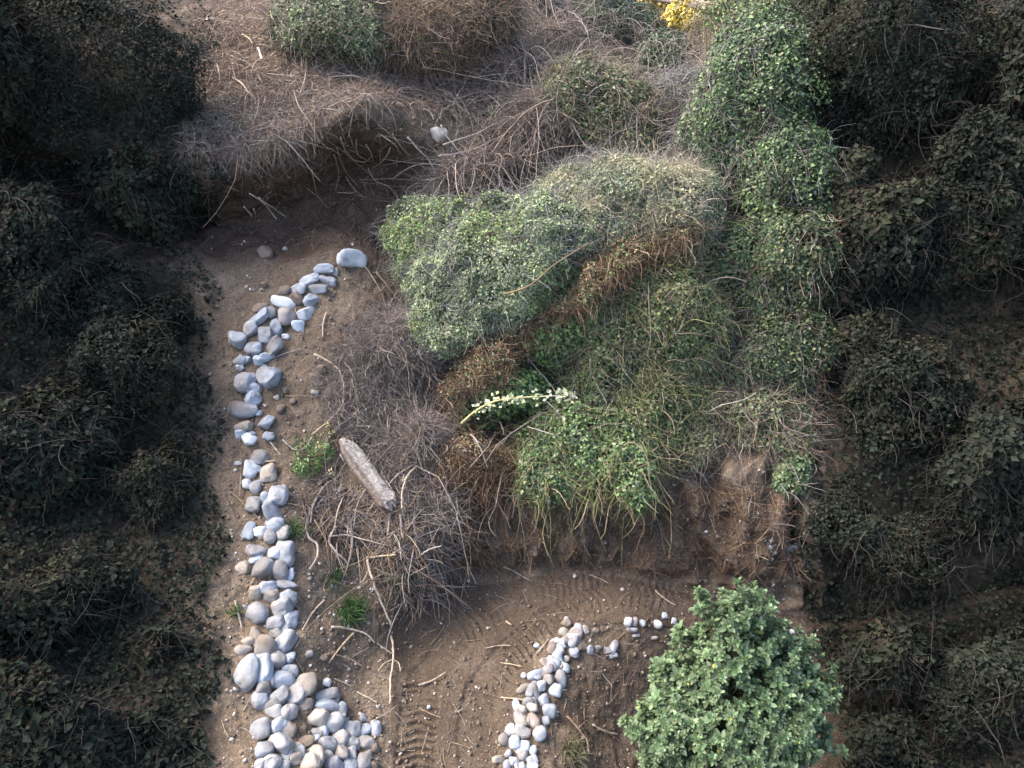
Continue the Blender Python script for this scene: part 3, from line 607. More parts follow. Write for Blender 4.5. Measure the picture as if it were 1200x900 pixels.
# ------------------------------------------------------------------ bright shrub, bottom right (leaves in whorls)
def whorl_shrub():
    B = Blobs([(850, 815, 3.55, .46, .46, .46), (895, 845, 3.5, .40, .44, .42), (800, 855, 3.4, .34, .36, .36), (860, 735, 3.75, .20, .22, .30), (845, 880, 3.2, .46, .45, .45), (905, 775, 3.7, .26, .28, .30)], .42, .26, 301)
    foot = hit(880, 930)[0]; foot = np.array([foot[0], 3.6, foot[2]])
    rt = root_at('broadleaf_shrub', foot, 'bright green dense shrub with leaf rosettes at the bottom right', 'shrub')
    q, nn = B.sample(4000, .11, False, .44, .20)
    n = len(q); ax = norm(nn * .7 + np.array([0, 0, 1.1]) + rand_unit(n) * .4); q = q + ax * (rng.random((n, 1)) ** 3 * .13)
    V = []; F = []; C = []; o = 0
    # stems up to every rosette
    st = q - ax * .22 + rng.normal(0, .02, (n, 3)); t = np.linspace(0, 1, 5)[None, :, None]
    tw = tubes(st[:, None] * (1 - t) + q[:, None] * t, np.full((n, 5), .0028), pal([(.16, .20, .10), (.2, .17, .12)], n))
    mk('twigs', [tw], M_TWIG, rt)
    qi = B.sample(40, .2, False)[0]; k = len(qi); t = np.linspace(0, 1, 8)[None, :, None]
    mk('branches', [tubes(foot[None, None] * (1 - t) + qi[:, None] * t + np.sin(t * np.pi) * rng.normal(0, .06, (k, 1, 3)), np.linspace(.02, .006, 8)[None].repeat(k, 0), pal(BROWN, k), 6)], M_TWIG, rt)
    VV = []; FF = []; CC = []; off = 0; sc_ = np.exp(rng.normal(0, .22, n)); pt_ = (.8 + .45 * rng.random(n))[:, None]
    for ring, (nl, tilt, ls, dz) in enumerate(((7, .22, .047, -.018), (6, .62, .042, -.004), (4, 1.05, .030, .007))):
        for j in range(nl):
            a0 = rng.random(n) * .5 + j * 2 * np.pi / nl + ring * .6
            X = norm(np.cross(ax, np.array([.3, .2, 1.]))); Y = np.cross(ax, X)
            rad_ = X * np.cos(a0)[:, None] + Y * np.sin(a0)[:, None]; ti = tilt + rng.normal(0, .16, n)
            d = rad_ * np.cos(ti)[:, None] + ax * np.sin(ti)[:, None]; sd_ = norm(np.cross(d, ax)); up = np.cross(sd_, d)
            s = (ls * sc_ * np.exp(rng.normal(0, .22, n)))[:, None]; p = q + ax * dz
            w = s * .21
            vs = [p + d * s * .05, p + d * s * .45 + sd_ * w + up * s * .08, p + d * s * .78 + sd_ * w * .85 + up * s * .03, p + d * s * 1.0 - up * s * .10,
                  p + d * s * .78 - sd_ * w * .85 + up * s * .03, p + d * s * .45 - sd_ * w + up * s * .08, p + d * s * .5 + up * s * .0]
            VV.append(np.stack(vs, 1).reshape(-1, 3)); i = np.arange(n)[:, None] * 7 + off
            for tri in ((0, 6, 1), (1, 6, 2), (2, 6, 3), (3, 6, 4), (4, 6, 5), (5, 6, 0)): FF.append(i + np.array([tri]))
            off += n * 7
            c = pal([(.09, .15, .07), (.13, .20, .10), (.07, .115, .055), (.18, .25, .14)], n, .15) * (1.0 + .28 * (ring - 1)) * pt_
            y = rng.random(n) < .004; c[y] = (.35, .33, .08)
            CC.append(np.repeat(c, 7, 0))
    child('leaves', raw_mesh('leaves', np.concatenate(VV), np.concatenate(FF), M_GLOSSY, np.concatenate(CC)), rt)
whorl_shrub()

# ------------------------------------------------------------------ stones
import bmesh
def ico(sub):
    bm = bmesh.new(); bmesh.ops.create_icosphere(bm, subdivisions=sub, radius=1.0)
    V = np.array([v.co[:] for v in bm.verts]); F = np.array([[v.index for v in f.verts] for f in bm.faces]); bm.free(); return V, F
ICO4 = ico(4); ICO3 = ico(3); ICO1 = ico(1); ICO2 = ico(2)
def stone_mesh(rx, ry, rz, seed, key, facet=.5, base=ICO4):
    V, F = base; r = np.random.default_rng(seed)
    if seed == 900: V = np.sign(V) * np.abs(V) ** .5; facet = .1
    V = V.copy()
    for _ in range(r.integers(5, 10)):                    # worn flat faces
        n = norm(r.normal(size=3)); h = r.uniform(.52, .86); d = V @ n; over = np.clip(d - h, 0, None); V = V - n * over[:, None] * facet * 1.5
    e_ = r.uniform(.68, .95); V = np.sign(V) * np.abs(V) ** e_
    V = V * (1 + .24 * vnoise(V + seed * 3.1, 1.0, seed)[:, None] + .09 * vnoise(V + seed, .45, seed + 1)[:, None] + .03 * vnoise(V + seed, .16, seed + 2)[:, None])
    V = V * np.array([rx, ry, rz]) / np.abs(V).max(0)
    return raw_mesh('stone', V, F, MS[key], smooth=True)
stones = []      # (u, v, w, h, colour, line)
def add(lst, ox, oy, sc, line):
    for e in lst:
        X, Y, w, h = e[:4]; k = e[4] if len(e) > 4 else 'b'; stones.append((ox + X / sc, oy + Y / sc, w / sc, h / sc, k, line))
add([(560,180,118,72,'w'),(450,228,78,44),(496,232,28,32,'w'),(396,265,78,44,'w'),(465,270,68,50),(352,300,80,46,'w'),(430,306,84,40),(400,347,72,56),(338,342,52,54,'d'),(282,356,98,42,'w'),(288,312,62,38,'d'),
     (305,408,66,72,'p'),(376,401,72,52,'w'),(192,384,74,42,'d'),(236,394,36,48,'g'),(185,425,102,46),(345,452,54,44),(255,455,52,70),(150,463,62,64,'w'),(213,490,62,66,'b'),(295,497,30,27,'w'),(103,508,76,58,'w'),
     (165,543,64,54),(246,542,92,62),(214,578,64,38,'b'),(135,590,42,32),(185,595,44,42),(110,620,32,28,'w'),(226,658,82,88),(138,675,88,86,'b'),(165,705,62,44),(166,742,64,58),(122,783,118,72),(180,806,38,28),
     (212,850,78,58),(130,862,84,48,'t'),(155,893,64,28)], 250, 250, 3.4615, 'main')
add([(172,135,68,58,'w'),(265,122,58,42),(228,215,92,70,'g'),(175,275,66,86,'w'),(272,300,68,88,'t'),(120,255,40,22,'w'),(212,365,66,72),(310,405,86,96),(255,420,54,72),(198,450,78,76,'g'),(283,490,124,92),(292,552,102,70),
     (175,575,56,86),(335,585,78,82,'g'),(270,605,54,62,'g'),(342,680,102,112,'b'),(210,672,88,62),(300,685,62,62,'w'),(145,755,66,62,'t'),(243,755,112,90,'g'),(325,765,74,92,'g'),(370,785,34,62),(265,845,82,62),
     (350,838,94,50),(205,870,64,74,'t'),(235,600,40,36,'t')], 250, 480, 4.092, 'main')
add([(250,30,58,42,'w'),(282,65,112,68,'g'),(365,80,82,82),(330,125,88,82,'g'),(370,182,68,84,'b'),(220,152,108,84,'g'),(300,197,86,66),(296,250,74,54,'g'),(205,262,54,92,'t'),(345,285,92,106,'b'),(250,312,114,124,'g'),
     (145,330,72,52,'t'),(160,432,112,166,'w'),(236,402,84,132),(310,375,84,78,'g'),(361,366,52,58),(372,430,72,62),(325,475,114,94),(270,476,74,58,'g'),(440,492,102,112,'t'),(396,535,92,108,'g'),(235,512,68,78,'g'),
     (315,550,88,78),(442,590,68,64,'t'),(230,567,84,84),(285,592,84,64,'g'),(290,627,88,60,'g'),(361,627,78,78,'g'),(538,545,104,54,'g'),(586,556,54,56,'g'),(546,597,118,64),(545,486,42,38,'w'),(612,612,62,60),
     (502,652,94,90,'t'),(572,672,92,94,'g'),(612,692,62,78),(666,706,88,84,'g'),(712,712,84,64),(776,702,54,74),(720,656,34,34),(225,702,98,98),(305,702,84,88,'w'),(365,706,78,84,'g'),(526,726,54,54,'b'),
     (495,748,34,44,'w'),(602,757,84,74,'g'),(647,742,48,50,'g'),(735,777,84,60,'g'),(667,787,74,64,'g'),(541,782,88,70,'g'),(582,797,44,46),(440,768,84,54,'d'),(325,775,112,84,'g'),(245,812,88,84),(396,800,64,64,'t'),
     (482,832,114,90,'t'),(552,846,54,64,'g'),(612,822,84,70,'g'),(666,830,54,74,'g'),(722,857,64,94,'g'),(396,852,58,58,'t'),(345,822,54,74,'w'),(276,872,80,80,'g'),(342,888,60,50),(220,880,46,64,'w'),(468,872,104,84,'t'),
     (586,882,94,70),(652,888,74,70),(772,882,44,54,'d'),(775,802,42,44,'d')], 250, 680, 4.092, 'main')
add([(510,455,26,38),(496,490,30,46),(475,427,15,17,'w'),(545,515,24,32),(570,510,18,14,'w'),(595,520,30,18),(617,505,22,42),(615,533,26,17),(520,505,32,24,'t'),(497,525,38,32),(430,512,24,38,'p'),(385,507,18,16),
     (475,546,22,22),(450,549,25,25),(415,576,38,30),(462,570,42,27),(382,594,52,28),(345,597,20,18,'w'),(455,605,38,52),(420,607,32,30,'g'),(440,640,38,38),(375,645,30,52),(408,668,30,32),(323,685,22,38),(422,700,42,37),
     (411,730,24,32),(332,722,32,52,'g'),(376,730,30,48,'p'),(340,768,46,30,'g'),(392,768,42,42),(288,790,37,37,'g'),(320,797,37,37),(349,808,32,34),(300,832,27,22),(336,829,27,24),(371,820,27,27),(371,850,37,30),
     (325,862,24,37),(295,868,24,37),(372,872,37,24)], 480, 560, 2.58, 'edge')
add([(660,432,23,28,'w'),(681,432,18,27,'p'),(703,437,25,21),(748,438,36,24,'w'),(771,415,17,20,'w'),(798,430,17,18,'w'),(672,457,33,20),(738,482,22,12,'p'),(684,475,22,11,'p'),(562,460,20,16,'t')], 480, 560, 2.58, 'bend')
add([(1128,455,34,18,'w'),(1160,462,24,14,'w')], 480, 560, 2.58, 'far')
r_ = np.random.default_rng(77); line_ = np.array([(598, 893), (607, 862), (612, 835), (622, 812), (635, 792), (645, 775), (655, 758), (668, 745), (677, 735)], float)
for k_ in range(46):                                       # the small stones wedged between the bigger ones
    t_ = r_.uniform(0, 7.99); a_ = line_[int(t_)] * (1 - t_ % 1) + line_[int(t_) + 1] * (t_ % 1)
    stones.append((a_[0] + r_.normal(2, 9), a_[1] + r_.normal(0, 3), r_.uniform(8, 15), r_.uniform(7, 13), r_.choice(['b', 'b', 'w', 'g', 'p', 't']), 'edge'))
for k_, (u_, v_) in enumerate([(282, 420), (300, 408), (309, 430), (296, 470), (283, 505), (300, 548), (290, 566), (318, 590), (305, 622), (320, 648), (300, 655), (316, 690), (330, 735), (322, 757), (338, 790), (318, 800), (352, 812), (330, 845), (372, 858), (352, 880), (400, 838), (410, 865)]):
    stones.append((u_, v_, r_.uniform(11, 17), r_.uniform(9, 15), r_.choice(['b', 'b', 'w', 'g']), 'main'))
def ordinal(i, n):
    if n == 1: return 'only'
    if i == 0: return 'leftmost'
    if i == n - 1: return 'rightmost'
    return ['', 'second', 'third', 'fourth', 'fifth', 'sixth', 'seventh', 'eighth', 'ninth', 'tenth', 'eleventh', 'twelfth', 'thirteenth', 'fourteenth', 'fifteenth'][i] + ' from the left'
bands = {}
cuts = {'main': [0, 300, 323, 345, 360, 380, 398, 412, 432, 452, 470, 490, 510, 530, 555, 575, 595, 612, 632, 655, 675, 695, 712, 730, 750, 768, 785, 800, 815, 828, 842, 856, 870, 884, 999],
        'edge': [0, 742, 752, 762, 772, 782, 792, 802, 812, 822, 832, 842, 852, 862, 872, 882, 999]}
rown = ['first', 'second', 'third', 'fourth', 'fifth', 'sixth', 'seventh', 'eighth', 'ninth', 'tenth', 'eleventh', 'twelfth', 'thirteenth', 'fourteenth', 'fifteenth', 'sixteenth', 'seventeenth', 'eighteenth', 'nineteenth', 'twentieth']
for i, s in enumerate(stones):
    ln = s[5]
    k = (ln, next(j for j in range(len(cuts[ln]) - 1) if s[1] < cuts[ln][j + 1])) if ln in cuts else (ln, 0)
    bands.setdefault(k, []).append(i)
place = {}
nmain = len(cuts['main']) - 1; nedge = len(cuts['edge']) - 1
for k, ids in bands.items():
    ids.sort(key=lambda i: stones[i][0])
    ln, b = k
    if ln == 'main':
        half = nmain // 2
        if b == 0: where = 'at the top tip, left stone line'
        elif b < half: where = f'{rown[b]} row down the left line'
        else: where = f'{rown[nmain - 1 - b]} row up the left line'
    elif ln == 'edge': where = f'{rown[b]} row down the track edging'
    elif ln == 'bend': where = 'of the scattered edging stones'
    else: where = 'of two stones right of the bright shrub'
    for j, i in enumerate(ids):
        place[i] = f'{ordinal(j, len(ids))} {where}' if len(ids) > 1 or ln in ('bend', 'far') else where
for i, (u, v, w, h, key, ln) in enumerate(stones):
    p, n = hit(u, v + h * .12); dep = (p - CAM) @ FWD; d = ray(u, v)
    rx, rz = w / FPX * dep / 2 * 1.16, h / FPX * dep / 2 * 1.16
    r = np.random.default_rng(500 + i)
    if i == 0: r = np.random.default_rng(512)
    th = min(rx, rz) * r.uniform(.6, .95)
    nm = norm(-d * .55 + n * .45)
    c = p + nm * th * .42
    X = Vector(RT); Z = Vector(norm(np.cross(RT, -nm) * 1.0)); Z = Z if Z.z > 0 else -Z; Y = Z.cross(X)
    M_ = Matrix((X, Y, Z)).transposed().to_4x4()
    me = stone_mesh(rx, th, rz, 900 + i * 7, key, .6 if ln == 'main' and v < 520 else .35, ICO4 if ln == 'main' else ICO3)
    if i == 0: me.materials[0] = stone_mat('white_block_stone', (.52, .55, .60), (.78, .80, .82), 0)
    o = link('stone', me); o.matrix_world = Matrix.Translation(Vector(c)) @ M_ @ Matrix.Rotation(r.normal(0, .25) * (i > 0), 4, 'Y') @ Matrix.Rotation(r.normal(.12, .28), 4, 'X') @ Matrix.Rotation(r.normal(0, .35), 4, 'Z')
    size = 'large' if w * h > 650 else ('small' if w * h < 130 else 'medium'); ar = w / h
    shape = 'flat' if ar > 1.6 else ('upright' if ar < .75 else 'rounded')
    lab_ = f'{size} {shape} {SNAME[key]} stone, {place[i]}'.replace('near-white', 'whitish').replace('earth-brown', 'brown').replace('blue-grey', 'bluish').replace('mid-grey', 'grey')
    tag(o, lab_, 'stone', {'main': 'river stones in the left stone line', 'edge': 'stones edging the right of the track', 'bend': 'scattered stones at the bend of the track edge', 'far': 'stones on the far track edge'}[ln])

# loose rocks away from the lines
rocks = [(309,299,22,18,'d','dark rock at the foot of the hollow above the stone line'),(309,335,12,9,'d','small brown rock above left of the upper stone line'),(334,293,8,7,'t','little tan rock in the hollow above the stone line'),
 (371,445,19,14,'d','flat brown rock beside the upper bramble, right of the stone line'),(377,433,14,11,'d','brown rock just above the flat brown rock by the bramble'),(370,460,14,9,'g','grey rock just below the flat brown rock by the bramble'),
 (331,480,14,12,'d','brown rock touching the right of the stone line beside the weed'),(334,458,9,8,'d','small brown rock right of the two big pale stones'),(325,466,8,7,'t','small tan rock below two big pale stones'),(344,470,9,8,'d','tiny brown rock left of the bramble foot'),
 (394,424,9,6,'g','small grey chip left of the bramble'),(513,160,24,22,'g','pale rounded rock crusted white, half buried on the brown slope under the vine stems'),(291,752,16,12,'t','tan rock left of the middle of the wide stone heap'),
 (362,766,11,9,'g','grey pebble on the slope right of the wide stone heap'),(378,772,13,10,'d','earthy pebble pair on the slope right of the wide stone heap'),(288,712,7,8,'w','white pebble left of the stone heap near a short stick'),
 (436,691,8,6,'w','white pebble beside the pale leaning stick'),(503,828,5,5,'w','white pebble on the track near its treads')]
for i, (u, v, w, h, key, lab) in enumerate(rocks):
    p, n = hit(u, v); dep = (p - CAM) @ FWD; rx, rz = w / FPX * dep / 2, h / FPX * dep / 2
    o = link('rock', stone_mesh(rx, rx * .8, rz, 4000 + i, key, .8, ICO3)); o.location = p + n * rz * .3; o.rotation_euler = (R(-25), random.uniform(-.3, .3), random.uniform(-.4, .4))
    tag(o, lab, 'rock')
# pale rock face in the bank and white chips
def outcrop():
    p, n = hit(930, 660); o = link('rock_outcrop', stone_mesh(.20, .10, .26, 4407, 'g', 1.3)); o.location = p - n * .08; o.rotation_euler = (R(-20), .15, .2)
    tag(o, 'pale grey rock outcrop set in the earth bank at the right edge', 'rock outcrop')
    o2 = None
    for j, (u, v, s) in enumerate([(905, 632, 5), (902, 641, 5), (907, 647, 4), (903, 655, 4), (899, 637, 3), (908, 638, 3)]):
        p, n = hit(u, v); o = link('chip', stone_mesh(s * .0062, s * .005, s * .0062, 4450 + j, 'w', .9, ICO2)); o.location = p + n * .01
        tag(o, 'small white stone chip in the cluster on the bank left of the pale outcrop', 'stone chip', 'white chips on the bank')
outcrop()

# ------------------------------------------------------------------ pebbles, clods and litter on the soil (uncountable)
def scatter(n, urange, vrange, dens=None):
    out = []
    while len(out) < n:
        u = random.uniform(*urange); v = random.uniform(*vrange)
        if dens and random.random() > dens(u, v): continue
        d = ray(u, v); loc, nn, i, t = BVH.ray_cast(Vector(CAM), Vector(d))
        if loc is None: continue
        nn = np.array(nn); nn = nn if nn @ d < 0 else -nn
        out.append((np.array(loc), nn))
    return np.array([a for a, b in out]), np.array([b for a, b in out])
def pebbles(name, n, ur, vr, smin, smax, cols, base, mat, dens=None, seed=0):
    p, nn = scatter(n, ur, vr, dens); V0, F0 = base; V = []; s = smin * (smax / smin) ** (rng.random(n) ** 2.2)
    A = rand_unit(n); B_ = norm(np.cross(A, rand_unit(n))); C_ = np.cross(A, B_)
    sh = rng.uniform(.55, 1.1, (n, 3)); W0 = V0 * 1.0
    L_ = W0[None] * sh[:, None] * s[:, None, None] * (1 + .24 * rng.normal(size=(n, len(V0), 1)).clip(-1.6, 1.6))
    V = L_[..., 0:1] * A[:, None] + L_[..., 1:2] * B_[:, None] + L_[..., 2:3] * C_[:, None] + (p + nn * s[:, None] * .3)[:, None]
    F = (F0[None] + (np.arange(n) * len(V0))[:, None, None]).reshape(-1, 3)
    c = np.repeat(pal(cols, n, .2), len(V0), 0)
    o = link(name, raw_mesh(name, V.reshape(-1, 3), F, mat, c)); return o
DIRT = [(.175, .135, .106), (.22, .172, .138), (.13, .098, .076)]
o = pebbles('earth_clods', 12000, (240, 960), (0, 925), .005, .024, DIRT, ICO1, M_TWIG); tag(o, kind='stuff'); o['label'] = 'crumbled clods of brown earth over the slopes and track'
o = pebbles('pebbles', 1900, (262, 940), (280, 925), .006, .022, [(.34, .31, .28), (.25, .21, .18), (.44, .42, .40)], ICO2, M_TWIG, dens=lambda u, v: 1.0 if (u < 460 and v > 560) else .25); tag(o, kind='stuff'); o['label'] = 'small pale pebbles strewn in the brown earth'
o = pebbles('earth_clods', 5000, (0, 240), (0, 925), .005, .02, [(.03, .025, .02), (.05, .04, .034)], ICO1, M_TWIG); tag(o, kind='stuff'); o['label'] = 'clods of shade-tinted earth at the left side'  # clods coloured near black to match the dimmed left side
def litter(name, n, ur, vr, lmin, lmax, rad, cols, dens=None, label=''):
    p, nn = scatter(n, ur, vr, dens); t = norm(np.cross(nn, rand_unit(n))); Ln = rng.uniform(lmin, lmax, n)
    Pl = grow(p + nn * .012, t + nn * rng.uniform(-.05, .25, (n, 1)), Ln, 4, .04, .14)
    r = rad * np.exp(rng.normal(0, .4, n)); V, F, C = tubes(Pl, r[:, None] * np.linspace(1, .5, 5)[None], pal(cols, n))
    o = link(name, raw_mesh(name, V, F, M_TWIG, C)); tag(o, kind='stuff'); o['label'] = label
def dl(u, v):
    if 260 < u < 500 and 150 < v < 330: return .06
    if v < 240: return 1.0
    if 380 < u < 520 and 400 < v < 720: return 1.0
    if u > 560 and 560 < v < 650: return .6
    return .16
litter('twig_litter', 7000, (240, 960), (0, 925), .05, .28, .0028, STRAW + GREY + BROWN, dl, 'fine dead twigs and stalks littering the brown earth')
litter('bark_litter', 900, (400, 700), (30, 240), .04, .16, .007, [(.30, .24, .20), (.24, .18, .15), (.36, .31, .28)], lambda u, v: 1.0 if (u > 490 or v < 120) else .05, 'broken bits of pale wood strewn on the upper slope')
litter('rootlets', 900, (262, 470), (150, 290), .08, .25, .0028, BROWN + [(.22, .16, .12)], None, 'thin exposed rootlets in the shade-tinted soil of the hollow')
litter('rootlets', 3500, (540, 940), (570, 670), .06, .25, .0024, BROWN + RUST[:1], None, 'thin rootlets exposed in the cut earth bank')

# ------------------------------------------------------------------ individual sticks, roots, log
def stick(name, pix, r0, r1, col, label, cat='stick', lift=.02, lifts=None, group=None, parent=None, forks=()):
    def line(pix, lifts, ra, rb):
        pts = []
        for k, (u, v) in enumerate(pix):
            p, n = hit(u, v); pts.append(p + norm(n * .5 - ray(u, v) * .5) * ((lifts[k] if lifts else lift) + ra))
        pts = np.array(pts); t = np.arange(len(pts)); T = np.linspace(0, len(pts) - 1, max(14, 6 * len(pts)))
        i = np.clip(T.astype(int), 0, len(pts) - 2); f = (T - i)[:, None]
        a, b = pts[i], pts[i + 1]; pm = pts[np.clip(i - 1, 0, None)]; pn = pts[np.clip(i + 2, None, len(pts) - 1)]
        q = a + .5 * f * (b - pm + f * (2 * pm - 5 * a + 4 * b - pn + f * (3 * (a - b) + pn - pm)))
        q = q + fbm(q, .12, 3, 2)[:, None] * ra * 1.2 * np.array([1, .3, 1])
        rr = np.linspace(ra, rb, len(q)) * (1 + .18 * vnoise(q, .05, 8))
        V, F, C = tubes(q[None], rr[None], np.array([col]), 8)
        e = np.array([V[:8].mean(0), V[-8:].mean(0)]); nV = len(V)
        V = np.concatenate([V, e]); C = np.concatenate([C, C[:2]])
        cap = [[(j + 1) % 8, j, nV, nV] for j in range(8)] + [[nV - 8 + 0 + j, nV - 8 + (j + 1) % 8, nV + 1, nV + 1] for j in range(8)]
        return V, np.concatenate([F, np.array([c[:3] + [c[2]] for c in cap])]) , C
    def build(V, F, C):
        quads = F[F[:, 2] != F[:, 3]]; tris = F[F[:, 2] == F[:, 3]][:, :3]
        F3 = np.concatenate([quads[:, [0, 1, 2]], quads[:, [0, 2, 3]], tris]); return raw_mesh(name, V, F3, M_TWIG, C, smooth=True)
    parts = [line(pix, lifts, r0, r1)] + [line(f, None, r0 * .6, r1 * .5) for f in forks]
    V, F, C = merge(parts)
    o = link(name, build(V, F, C)); tag(o, label, cat, group); return o
PALE = (.40, .33, .26); GRY = (.31, .27, .24); BRN = (.20, .145, .11); TANW = (.42, .32, .22)
stick('stick', [(424,308),(436,325),(446,343)], .007, .005, GRY, 'thin grey stick running down right from the white block stone')
stick('dead_branch', [(440,320),(452,336),(464,350),(470,360)], .014, .009, BRN, 'forked brown branch stub right of the white block stone', 'dead branch', .05, forks=([(464,350),(474,338),(481,305)],[(452,336),(442,345),(428,346)]))
stick('stick', [(383,367),(379,380),(378,396)], .010, .007, PALE, 'short knobbly pale stick standing out on bare soil right of the stone line')
stick('stick', [(352,409),(335,414),(322,420)], .005, .004, GRY, 'thin grey stick lying right of the upper stone line, level with its narrow waist')
stick('dead_branch', [(370,418),(392,430),(402,450),(403,475),(388,492),(368,510)], .012, .008, PALE, 'long S-curved pale branch bowing down the left edge of the bramble', 'dead branch', .10)
stick('dead_branch', [(405,428),(416,445),(421,470)], .011, .007, PALE, 'curved pale branch parallel to the S-curved one, at the upper left of the bramble', 'dead branch', .12)
stick('stick', [(368,510),(358,525),(345,527),(332,515)], .010, .006, GRY, 'curved grey stick hooked left of the yellow-green weed')
stick('stick', [(335,464),(360,464),(378,465)], .004, .003, STRAW[0], 'straight straw stalk pointing right above the weed')
stick('stick', [(317,518),(330,534)], .008, .006, PALE, 'short tan stick at the right side of the stone line level with the weed')
stick('stick', [(310,541),(324,540)], .008, .006, TANW, 'short tan stick resting on the tan stone of the left line')
stick('stick', [(283,556),(281,583)], .010, .008, BRN, 'short upright brown stick left of the narrow stone line')
stick('stick', [(270,577),(285,590),(300,604),(312,618)], .009, .006, BRN, 'dark stick slanting under the stones of the left line below the log level')
stick('stick', [(261,581),(270,595),(276,612)], .005, .004, BRN, 'thin brown stick at the far left of the bare slope')
stick('dead_branch', [(372,585),(360,605),(361,628),(370,640),(370,655),(362,669)], .015, .010, GRY, 'crooked thick grey branch curling down beside the lower stone line', 'dead branch', .05)
stick('dead_branch', [(392,618),(385,635),(395,648),(408,660)], .014, .009, GRY, 'hooked grey branch in the broken stems under the log', 'dead branch', .07)
stick('stick', [(385,630),(410,628),(445,637),(480,645)], .007, .005, GRY, 'long thin stick lying across the broken stems under the log', 'stick', .12)
stick('dead_branch', [(465,648),(435,655)], .010, .008, TANW, 'tan broken branch end above the forked leaning pole', 'dead branch', .12)
stick('dead_branch', [(433,655),(438,675),(445,700),(455,730)], .016, .010, PALE, 'forked pale pole leaning on the slope above the grass tuft', 'dead branch', .10, forks=([(436,665),(428,678),(424,684)],))
stick('stick', [(405,603),(413,612),(418,625)], .006, .005, TANW, 'bright tan stalk bent over the broken stems')
stick('dead_branch', [(492,548),(482,562),(476,580),(474,600)], .013, .009, PALE, 'upright Y-shaped pale branch right of the log', 'dead branch', .20, forks=([(482,562),(474,568),(473,560)],))
stick('dead_branch', [(462,603),(460,628)], .013, .011, GRY, 'first of two short upright grey stubs below the log tip', 'dead branch', .10)
stick('dead_branch', [(470,605),(472,630)], .013, .011, GRY, 'right one of two short upright grey stubs below the log tip', 'dead branch', .10)
stick('stick', [(379,704),(366,718),(354,740)], .009, .006, PALE, 'pale stick pointing down left on the slope left of the grass tuft')
stick('dead_branch', [(388,736),(410,738),(428,744),(438,754)], .012, .008, PALE, 'curved pale branch lying on the slope below the grass tuft', 'dead branch', .03)
stick('dead_branch', [(414,742),(400,756),(392,766),(385,776)], .010, .006, TANW, 'forked tan branch hanging from the curved pale branch', 'dead branch', .03, forks=([(392,768),(410,772),(424,780)],))
stick('dead_root', [(457,745),(458,770),(457,800),(457,826)], .012, .008, PALE, 'straight pale root standing at the foot of the slope with side rootlets', 'root', .05, forks=([(457,775),(448,780),(443,788)],[(457,775),(466,780),(468,790)],[(457,768),(448,762),(440,755)]))
stick('stick', [(392,796),(402,800),(412,805)], .006, .004, PALE, 'short pale stick right of the stone heap, nearer the heap')
stick('stick', [(418,812),(430,818),(442,824)], .007, .005, PALE, 'short pale stick at the foot of the slope beside the track')
stick('stick', [(276,704),(279,720),(284,738)], .011, .008, GRY, 'short grey stick left of the stone heap beside white pebbles')
stick('stick', [(490,804),(505,799),(522,790)], .010, .007, PALE, 'pale stick lying on the track at its left side')
stick('stick', [(594,729),(600,733)], .010, .008, PALE, 'stubby pale wood chip in the middle of the track')
stick('stick', [(570,760),(585,757),(598,757)], .006, .004, PALE, 'thin pale stick crossing the track above the treads')
stick('stick', [(592,664),(605,670),(622,682)], .008, .005, GRY, 'grey stick sticking out of the bank foot below the rust growth', 'stick', .05)
stick('stick', [(691,674),(702,678),(713,684)], .006, .005, PALE, 'thin pale stick at the bank foot under the lighter clay')
stick('stick', [(767,693),(778,702),(791,710)], .007, .005, PALE, 'pale stick slanting on the far track near the bright shrub')
stick('dead_branch', [(662,840),(675,855),(684,868),(688,885)], .012, .008, BRN, 'forked brown branch on the slope right of the stone edging', 'dead branch', .04, forks=([(676,856),(684,846),(690,845)],))
stick('stick', [(694,850),(708,857),(722,860)], .010, .007, PALE, 'pale stick pointing at the bright shrub from the left')
stick('stick', [(586,778),(598,779),(612,782)], .006, .005, TANW, 'tan stick lying against the top of the stone edging')
stick('stick', [(588,818),(604,820),(618,823)], .007, .005, TANW, 'tan stick across the middle of the stone edging')
stick('stick', [(627,768),(638,757),(643,750)], .008, .005, PALE, 'pale stick among the topmost stones of the edging')
stick('dead_branch', [(415,5),(424,2)], .01, .01, PALE, 'short pale broken branch in the grey-green shrub', 'dead branch', .3)
stick('stick', [(287,47),(294,52),(300,58)], .009, .006, TANW, 'angled pale stick in the dead growth at the top left', 'stick', .12)
stick('stick', [(310,68),(312,80)], .014, .012, (.55, .50, .44), 'short thick whitish peg on the upper left slope', 'stick', .25)
stick('dead_branch', [(290,218),(315,228),(328,238),(337,252)], .009, .005, PALE, 'long arching pale root hanging out over the hollow at the left', 'dead branch', .18)
stick('dead_branch', [(300,222),(312,240),(325,262)], .010, .007, PALE, 'straight pale branch angling down into the hollow at the left', 'dead branch', .15)
stick('stick', [(288,238),(293,252)], .009, .007, (.5, .44, .36), 'short pale stub at the left rim of the hollow', 'stick', .12)
stick('stick', [(294,240),(302,250)], .008, .006, (.5, .44, .36), 'thin pale stub right of the other stub at the left rim of the hollow', 'stick', .12)
stick('stick', [(451,98),(470,112),(487,122)], .009, .006, GRY, 'left one of two parallel grey sticks on the upper brown slope')
stick('stick', [(462,95),(485,108),(503,120)], .010, .007, GRY, 'right one of two parallel grey sticks on the upper brown slope')
stick('stick', [(465,42),(480,48),(500,55)], .008, .005, PALE, 'pale stalk lying in front of the dead brown bush', 'stick', .2)
stick('stick', [(545,128),(553,140)], .013, .011, GRY, 'first thick grey stub above the pale crusted rock')
stick('stick', [(568,120),(578,133)], .013, .011, GRY, 'thick grey stub nearer the vine stems on the upper slope')
